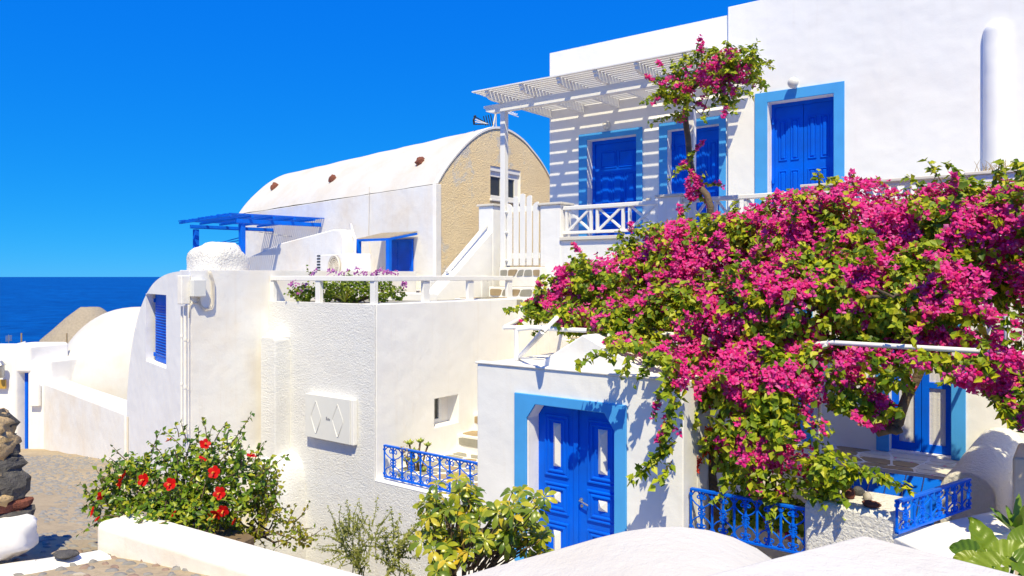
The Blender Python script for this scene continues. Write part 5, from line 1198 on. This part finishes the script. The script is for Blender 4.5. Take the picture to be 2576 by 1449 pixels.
twig(pts_px([(1745, 270), (1765, 290), (1780, 250), (1795, 215)], 10.5), .012, bo2, 'branch', n=5, r1=.006)
fp = single_leaf('petal', F_BOU, 1, .8, .1, .05); rs = random.Random(4)
for k, (px, py) in enumerate(((2408, 1166), (2372, 1172), (2396, 1188), (2290, 1163), (2340, 1196), (2255, 1152), (2425, 1182), (2310, 1205))):
    p = PZ(px, py, LZ+.006); o = bpy.data.objects.new('fallen_petal', fp); COL.link(o); o.location = p; o.scale = (.05, .05, .03); o.rotation_euler = (0, 0, rs.uniform(0, 6))
    tag(o, 'single magenta petal lying on the paved landing', 'petal', 'fallen petals on the landing')

# ------------------------------------------------------------------ hibiscus with red flowers
def shrub(name, loc, label, ells, dens, m, nspr, seed, Lr, ratio=.62, sprigs=(), stem=True, near=300, up=.5, spr_len=(.12, .3), step=.02, cat='shrub', leafname='leaf', lo=.4, smat=None):
    rng = np.random.default_rng(seed); t = thing(name, loc, label, cat)
    P, N, I = scatter(ells, dens, rng, lo=lo); SP, SN = [], []; stems = MB()
    starts = [(np.array(s[0]), np.array(s[1])) for s in sprigs]
    for i in rng.integers(0, len(P), nspr):
        d = unit(N[i] + np.array([0, 0, up]) + rng.normal(0, .3, 3)); starts.append((P[i], P[i]+d*rng.uniform(*spr_len)))
    for a, b in starts:
        L = np.linalg.norm(b-a); n = max(4, int(L/step)); pts = []; w = rng.normal(0, .06*L, 3)
        for k in range(n+1):
            u = k/n; p = a+(b-a)*u + w*math.sin(u*math.pi); pts.append(p)
            if k > 0: SP.append(p + rng.normal(0, .006, 3)); SN.append(rng.normal(0, .7, 3) + np.array([.1, -.6, .5]))
        stems.tube(pts, [.006*(1-.7*k/n) for k in range(n+1)], 4, False)
    base = np.array(loc)
    for e in ells:
        for q in range(3): stems.tube(wob(base + rng.normal(0, .05, 3)*np.array([1, 1, 0]), np.array(e[:3]) + rng.normal(0, .5, 3)*np.array(e[3:6]), .12, 6, q+e[0]), [(.014-.0016*k)*(.45 if smat else 1) for k in range(7)], 5, False)
    stems.build('stems', smat or M['bark'], t, smooth=180, kind='stuff')
    if SP: P = np.concatenate([P, np.array(SP)]); N = np.concatenate([N, np.array(SN)])
    Nn = unit(unit(N)*.7 + rng.normal(0, .55, N.shape) + np.array([.15, -.25, .4])); T = unit(rng.normal(0, .7, N.shape) + unit(N)*.7); Lz = rng.uniform(*Lr, len(P))
    nr = split_near(P, unit(N), near) if near else np.zeros(len(P), bool); me = single_leaf('leaf', m, 1, ratio)
    for i in np.where(nr)[0]: put(leafname, me, P[i], Nn[i], T[i], float(Lz[i]), t)
    V, Fc = leaf_mesh_arrays(P[~nr], Nn[~nr], T[~nr], Lz[~nr], Lz[~nr]*ratio); np_mesh('foliage', [(V, Fc, 0)], [m], t, 'stuff')
    return t
def ely(px, py, Y, rx, ry, rz_, w=1.0): p = PY(px, py, Y); return (p.x, p.y, p.z, rx, ry, rz_, w)
def spy(a, b, Y, Y2=None): return (tuple(PY(a[0], a[1], Y)), tuple(PY(b[0], b[1], Y2 or Y)))
EH = [ely(275, 1265, 6.45, .16, .18, .13), ely(350, 1235, 6.55, .22, .24, .20), ely(440, 1205, 6.6, .25, .26, .24), ely(540, 1200, 6.6, .25, .26, .24), ely(610, 1215, 6.6, .2, .22, .2), ely(380, 1290, 6.3, .28, .2, .11), ely(480, 1285, 6.35, .28, .2, .13), ely(560, 1275, 6.4, .2, .18, .12), ely(470, 1145, 6.6, .15, .2, .12, .5), ely(560, 1145, 6.6, .15, .2, .11, .5), ely(320, 1180, 6.55, .14, .16, .12)]
SH = [spy((570, 1130), (634, 1040), 6.5), spy((540, 1110), (570, 1070), 6.5), spy((520, 1110), (508, 1055), 6.5), spy((450, 1100), (440, 1068), 6.5), spy((470, 1110), (455, 1060), 6.5), spy((380, 1140), (405, 1080), 6.5), spy((320, 1160), (285, 1125), 6.5), spy((300, 1180), (262, 1150), 6.5), spy((270, 1240), (232, 1215), 6.4), spy((255, 1270), (205, 1275), 6.35), spy((600, 1150), (606, 1100), 6.5), spy((620, 1170), (640, 1140), 6.5), spy((590, 1120), (610, 1095), 6.5), spy((300, 1300), (240, 1300), 6.2), spy((360, 1310), (315, 1345), 6.05), spy((420, 1310), (370, 1350), 6.05), spy((470, 1310), (450, 1320), 6.05), spy((640, 1200), (685, 1170), 6.5), spy((620, 1240), (690, 1220), 6.5)]
hib = shrub('hibiscus', PY(450, 1318, 6.5), 'bushy green hibiscus with big red flowers in the street planter', EH, 850, G_HIB, 120, 8, (.038, .068), .62, SH, up=.6)
def petal_mesh(name, m, n=6, wav=.12):
    mb = MB()
    def fn(a, b):
        w = .5*math.sin(min(.985, .06+a*.93)*math.pi)**.5*(.4+.75*a); return (a, (b-.5)*2*w*.98, .16*a*a - .25*abs(b-.5)*a + wav*.3*math.sin(b*9)*a)
    mb.grid(fn, n, 4); return mb.mesh(name, m, 180)
pm = petal_mesh('petal', F_RED); stam_m = simple('yellow_stamen', (.7, .3, .05), .6, bmp=0)
def hibiscus_flower(px, py, Y, size, face, k):
    c = PY(px, py, Y); nf = np.array(face, float); fl = MB().tube([c, c + Vector(unit(nf))*size*.2], [.008, .012], 6).build('flower', F_RED, hib)
    N_, T_, S_ = frames(nf[None], np.array([[.2, .1, 1.]])); N_, T_, S_ = N_[0], T_[0], S_[0]
    for j in range(5):
        a = 2*math.pi*j/5 + k*.7; d = T_*math.cos(a)+S_*math.sin(a); put('petal', pm, np.array(c), N_*.95 + d*.05 - d*.28, d + N_*.25, size, fl)
    MB().tube([c, c + Vector(N_)*size*.55, c + Vector(N_)*size*.8 + Vector((0, 0, -.01))], [.006, .005, .009], 6).build('stamen', stam_m, fl)
cf = lambda *a: a
for k, (px, py, sz, fc) in enumerate([(363, 1207, .064, (.35, -.85, .25)), (430, 1218, .064, (.45, -.8, .3)), (540, 1188, .064, (.5, -.8, .3)), (554, 1240, .066, (.5, -.85, .2)), (312, 1200, .06, (-.5, -.6, .4)), (304, 1216, .05, (-.6, -.5, .0)), (256, 1247, .05, (-.8, -.3, .1)), (515, 1118, .055, (.7, -.2, .5)), (512, 1150, .05, (-.3, -.4, -.8)), (545, 1292, .06, (.2, -.8, -.4)), (562, 1284, .06, (.6, -.7, -.1)), (532, 1300, .05, (-.2, -.8, -.3)), (426, 1108, .04, (-.4, -.3, .7)), (632, 1146, .05, (.2, .1, 1))]):
    hibiscus_flower(px, py, 6.2 if py > 1115 else 6.45, sz*.88, fc, k)
for (a, b) in (((235, 1275), (228, 1300)), ((250, 1300), (238, 1312)), ((584, 1320), (592, 1305)), ((432, 1300), (442, 1285))): MB().tube([PY(a[0], a[1], 6.15), PY((a[0]+b[0])/2, (a[1]+b[1])/2, 6.15), PY(b[0], b[1], 6.13)], [.006, .011, .004], 6).build('closed_bud', F_RED, hib)
# yellow-green creeper at the right end of the planter
EY = [ely(650, 1250, 6.75, .2, .2, .17, .6), ely(625, 1310, 6.6, .24, .2, .15, .8), ely(690, 1320, 6.6, .22, .2, .11, .55), ely(740, 1350, 6.5, .15, .15, .07, .5)]
SY = [spy((690, 1250), (712, 1175), 6.7), spy((690, 1270), (700, 1195), 6.7), spy((720, 1320), (745, 1270), 6.6), spy((740, 1340), (790, 1330), 6.5), spy((750, 1360), (818, 1325), 6.4), spy((760, 1370), (800, 1355), 6.4), spy((650, 1200), (640, 1165), 6.7), spy((660, 1330), (600, 1340), 6.4), spy((720, 1345), (770, 1370), 6.4)]
shrub('yellow_green_shrub', PY(640, 1345, 6.7), 'thin yellow-green shrub trailing beside the hibiscus', EY, 620, G_YEL, 40, 12, (.03, .055), .7, SY, near=150)
# feathery weeds below the meter cabinet
EW = [ely(880, 1370, 6.3, .14, .15, .13, .6), ely(930, 1350, 6.4, .12, .12, .12, .4)]
SW_ = [spy((900, 1430), (820+13*k, 1345-38*math.sin(k*.36)), 6.3) for k in range(10)]
shrub('feathery_weed', PY(895, 1475, 6.4), 'feathery pale green weed growing below the meter cabinet', EW, 700, G_WEED, 60, 14, (.014, .03), .5, SW_, near=0, step=.008, smat=G_WEED)
EW2 = [ely(985, 1400, 6.2, .07, .08, .12, .5)]
shrub('small_weed', PY(985, 1475, 6.2), 'small sparse weed between the feathery weed and the yellow-green schefflera', EW2, 700, G_WEED, 25, 15, (.022, .04), .5, [spy((985, 1440), (958+12*k, 1358+7*abs(k-2)), 6.2) for k in range(5)], near=0, step=.008, smat=G_WEED)
# ------------------------------------------------------------------ schefflera: palmate leaves, each leaf an object
def palmate(name, seed):
    rs_ = np.random.default_rng(seed); mb = MB(); n = int(rs_.integers(7, 9))
    for j in range(n):
        a = 2*math.pi*j/n + rs_.normal(0, .12); L = rs_.uniform(.8, 1.1); dr = rs_.uniform(.25, .6); i0 = len(mb.v); ca, sa = math.cos(a), math.sin(a)
        for (u, w) in ((.0, .02), (.18, .03), (.45, .17), (.72, .2), (.92, .11), (1.0, .01)):
            x = u*L; z = .12*math.sin(u*2) - dr*u*u*.8
            for s_ in (-1, 0, 1): q = s_*w; mb.v.append((x*ca - q*sa, x*sa + q*ca, z + (.05 if s_ else 0)*min(1, w*6)))
        for k in range(5):
            for q in range(2): mb.f.append((i0+3*k+q, i0+3*k+q+1, i0+3*k+q+4, i0+3*k+q+3))
    me = mb.mesh(name, G_SCH, 60); return me
pal = [palmate('leaf', 60+k) for k in range(6)]
sch = thing('schefflera', PY(1130, 1470, 6.0), 'yellow-green schefflera shrub with palmate leaves before the panelled double door', 'shrub')
rs = np.random.default_rng(17); heads = []
for (px, py, Y, n, sp_) in ((1110, 1270, 6.1, 15, 42), (1170, 1240, 6.2, 15, 40), (1250, 1290, 6.0, 20, 50), (1320, 1300, 5.9, 16, 45), (1140, 1330, 5.9, 13, 45), (1230, 1350, 5.8, 15, 45), (1300, 1370, 5.75, 10, 35), (1120, 1420, 5.6, 9, 30), (1085, 1340, 6.0, 8, 30), (1355, 1335, 5.85, 7, 22)):
    for k in range(n):
        x, y = px + rs.normal(0, sp_), py + rs.normal(0, sp_*.75)
        if x < 1062 or x > 1375 or y < 1205 or (y > 1385 and x > 1190): continue
        Yk = Y + rs.normal(0, .16); p = np.array(PY(x, y, Yk)); heads.append(p)
        put('leaf', pal[int(rs.integers(0, 6))], p, np.array([.15, -.35, .9]) + rs.normal(0, .38, 3), rs.normal(0, 1, 3), float(rs.uniform(.085, .125)), sch)
stm = MB(); root = np.array(PY(1150, 1500, 6.0))
for h in heads: stm.tube(wob(root + (h-root)*.45 + rs.normal(0, .04, 3), h, .05, 4, float(h[0])), [.008, .007, .006, .005, .004], 5, False)
stm.build('leaf_stalks', M['twig'], sch, kind='stuff')
for k, (a, b) in enumerate((((1150, 1500), (1120, 1290)), ((1150, 1500), (1230, 1330)), ((1180, 1500), (1300, 1340)), ((1140, 1500), (1180, 1270)), ((1110, 1449), (1090, 1350)))): twig(wob(PY(a[0], a[1], 6.0), PY(b[0], b[1], 6.0), .12, 7, k), .022, sch, 'stem', n=7, r1=.012)
bm_ = MB(); r2 = np.random.default_rng(2)
for (x, y) in ((1075, 1285), (1100, 1345), (1112, 1330), (1060, 1300)):
    for k in range(26): rock(bm_, PY(x + r2.normal(0, 8), y + r2.normal(0, 12), 5.85 + r2.normal(0, .03)), (.006, .006, .006), k, .1, 1, 4, 5)
bm_.build('berry_clusters', G_YEL, sch, kind='stuff')
# ------------------------------------------------------------------ geraniums on the terrace, succulent behind the fence
EG = [ely(765, 738, 12.0, .18, .18, .13), ely(820, 730, 11.9, .24, .2, .17), ely(890, 726, 11.7, .28, .2, .19), ely(955, 730, 11.5, .24, .2, .17), ely(1000, 738, 11.5, .1, .12, .11, .6)]
ger = shrub('geranium_bush', PY(880, 758, 11.8), 'bushy geranium with mauve flowers behind the terrace railing', EG, 900, G_GER, 50, 22, (.035, .06), .95, [spy((1000, 735), (1022, 745), 11.4), spy((740, 735), (724, 728), 12), spy((780, 700), (770, 672), 12.0)], near=120, spr_len=(.05, .16))
gp = petal_mesh('petal', F_PINK, 4); rs = np.random.default_rng(9)
for (px, py, n) in ((733, 716, 5), (742, 712, 4), (768, 712, 6), (790, 689, 6), (752, 735, 3), (834, 682, 6), (852, 688, 8), (868, 684, 4), (897, 684, 7), (915, 688, 4), (948, 685, 8), (960, 681, 8), (975, 687, 8), (938, 692, 5), (1012, 716, 8), (1018, 710, 5), (800, 745, 3), (995, 690, 3), (925, 690, 3)):
    for j in range(n):
        Y = 11.55 if px > 800 else 11.8; c = np.array(PY(px + rs.normal(0, 5), py + rs.normal(0, 4.5), Y + rs.normal(0, .03))); nf = np.array([.3, -.8, .4]) + rs.normal(0, .4, 3)
        fl = put('flower', gp, c, nf, rs.normal(0, 1, 3), .035, ger)
        for q in range(2): put('flower', gp, c, nf, rs.normal(0, 1, 3), .035, ger)
def strap_plant(name, base, label, n, L, w, m, seed, spread=.7, cat='plant', arch=.5, up=.9):
    rs_ = np.random.default_rng(seed); t = thing(name, base, label, cat)
    for k in range(n):
        a = 2*math.pi*k/n + rs_.normal(0, .3); el = rs_.uniform(spread*.3, spread); ll = L*rs_.uniform(.7, 1.1); mb = MB(); d = Vector((math.cos(a), math.sin(a), 0)); sd = Vector((-d.y, d.x, 0))
        def fn(u, v): 
            r = ll*u; c = Vector(base) + d*(r*math.sin(el)) + Vector((0, 0, r*math.cos(el)*up - arch*ll*u*u*math.sin(el))); ww = w*(1-u)**.6*(.7+.6*u) if u < 1 else 0
            return c + sd*((v-.5)*ww) + Vector((0, 0, abs(v-.5)*ww*.5))
        mb.grid(fn, 6, 2); mb.build('leaf', m, t, smooth=180)
    return t
strap_plant('strap_leaf_plant', PY(868, 762, 11.45), 'yellowing strap-leaved plant in the middle of the geraniums', 16, .36, .035, G_YEL, 3, .9)
aeo = thing('tree_aeonium', PB(1045, 1225, 7.85), 'yellow-green tree aeonium with rosettes behind the blue fence', 'succulent')
al_ = single_leaf('leaf', G_AEO, 1, .62, .12, -.15); rs = np.random.default_rng(12)
for (px, py, B, r) in ((1030, 1118, 7.9, .085), (1057, 1113, 7.9, .075), (1076, 1122, 7.95, .07), (1040, 1140, 7.85, .09), (1022, 1160, 7.8, .085), (1050, 1165, 7.85, .09), (1030, 1190, 7.8, .08), (1065, 1185, 7.9, .07), (1012, 1200, 7.75, .09), (1040, 1210, 7.8, .08)):
    c = PB(px, py, B); twig(wob(PB(1045, 1235, 7.9), c, .06, 5, px), .014, aeo, 'stem', M['twig'], 6)
    for k in range(15):
        a = k*2.4; ti = .25 + 1.0*(k/15); d = np.array([math.cos(a)*math.sin(ti), math.sin(a)*math.sin(ti), math.cos(ti)]); put('leaf', al_, np.array(c), np.array([-d[0]*.6, -d[1]*.6, 1.0]), d, r*1.35*(.6+.4*k/15), aeo)
db = single_bract('dry_bloom', STRAW)
for k in range(30): put('dry_bloom', db, np.array(PB(1020 + rs.normal(0, 6), 1140 + rs.normal(0, 12), 7.45)), rs.normal(0, 1, 3), rs.normal(0, 1, 3), .02, aeo)
# ------------------------------------------------------------------ agave and broad leaves at the lower right
p = PY(2556, 1345, 6.6); strap_plant('agave', p, 'green pointed agave at the right edge behind the big leaves', 15, .34, .10, G_AGA, 6, 1.0, 'agave', .12, 1.0)
bgp = thing('broad_leaf_plant', PY(2520, 1470, 4.9), 'broad rounded green and yellow leaves at the bottom right corner', 'plant')
def broad(c, R, nrm, tip, m, seed):
    N_, T_, S_ = frames(np.array([nrm], float), np.array([tip], float)); N_, T_, S_ = Vector(N_[0]), Vector(T_[0]), Vector(S_[0]); mb = MB()
    def fn(u, v):
        s_ = (v-.5)*2; w = R*.92*math.sin(math.pi*min(.995, .05+.95*u**.72))**.62; x = R*(2.1*u-.35) - R*.35*abs(s_)*(1-u)
        z = .28*R*abs(s_)**1.3 - .5*R*u*u + .045*R*math.sin(26*(u-.35*abs(s_))) + .06*R*math.sin(7*u+seed)*s_
        return Vector(c) + T_*x + S_*(s_*w) + N_*z
    mb.grid(fn, 34, 14); return mb.build('leaf', m, bgp, smooth=180)
for k, (px, py, Y, R, nrm, tip, m) in enumerate([(2478, 1380, 5.15, .15, (.75, -.55, .35), (-.2, .1, .95), G_BIG), (2440, 1385, 5.0, .10, (-.2, -.6, .8), (-.8, 0, .3), G_BIG), (2535, 1400, 4.9, .15, (.2, -.6, .8), (.6, .1, .5), G_BIGY), (2575, 1372, 5.1, .14, (.1, -.8, .6), (.5, .3, .8), G_BIG), (2500, 1425, 4.75, .13, (.1, -.5, .8), (-.3, -.3, .2), G_BIGY), (2580, 1420, 4.8, .14, (.0, -.6, .8), (.8, -.2, .2), G_BIG), (2455, 1410, 4.9, .09, (.2, -.5, .8), (-.5, -.2, .2), G_BIGY)]):
    broad(PY(px, py, Y), R*.8, nrm, tip, m, k); twig([PY(px, py, Y), PY((px+2520)/2, py+60, Y), PY(2520, 1520, 4.95)], .012, bgp, 'stalk', G_BIG, 6)
# dry grass on the last balcony pillar
dg = thing('dry_grass_tuft', (A7+.35, BB+.16, ZC+.01), 'tuft of dry straw-coloured grass on the rightmost balcony pillar', 'grass')
rs = np.random.default_rng(31)
for k in range(46):
    b = Vector((A7+.35+rs.normal(0, .14), BB+.15+rs.normal(0, .05), ZC+.01)); d = Vector((rs.normal(0, .5), rs.normal(0, .4), 1)).normalized(); L = rs.uniform(.07, .2)
    mb = MB(); mb.tube([b, b + d*L*.6, b + d*L + Vector((d.x, d.y, -.3))*L*.2], [.004, .003, .0015], 3); mb.build('blade', STRAW, dg)
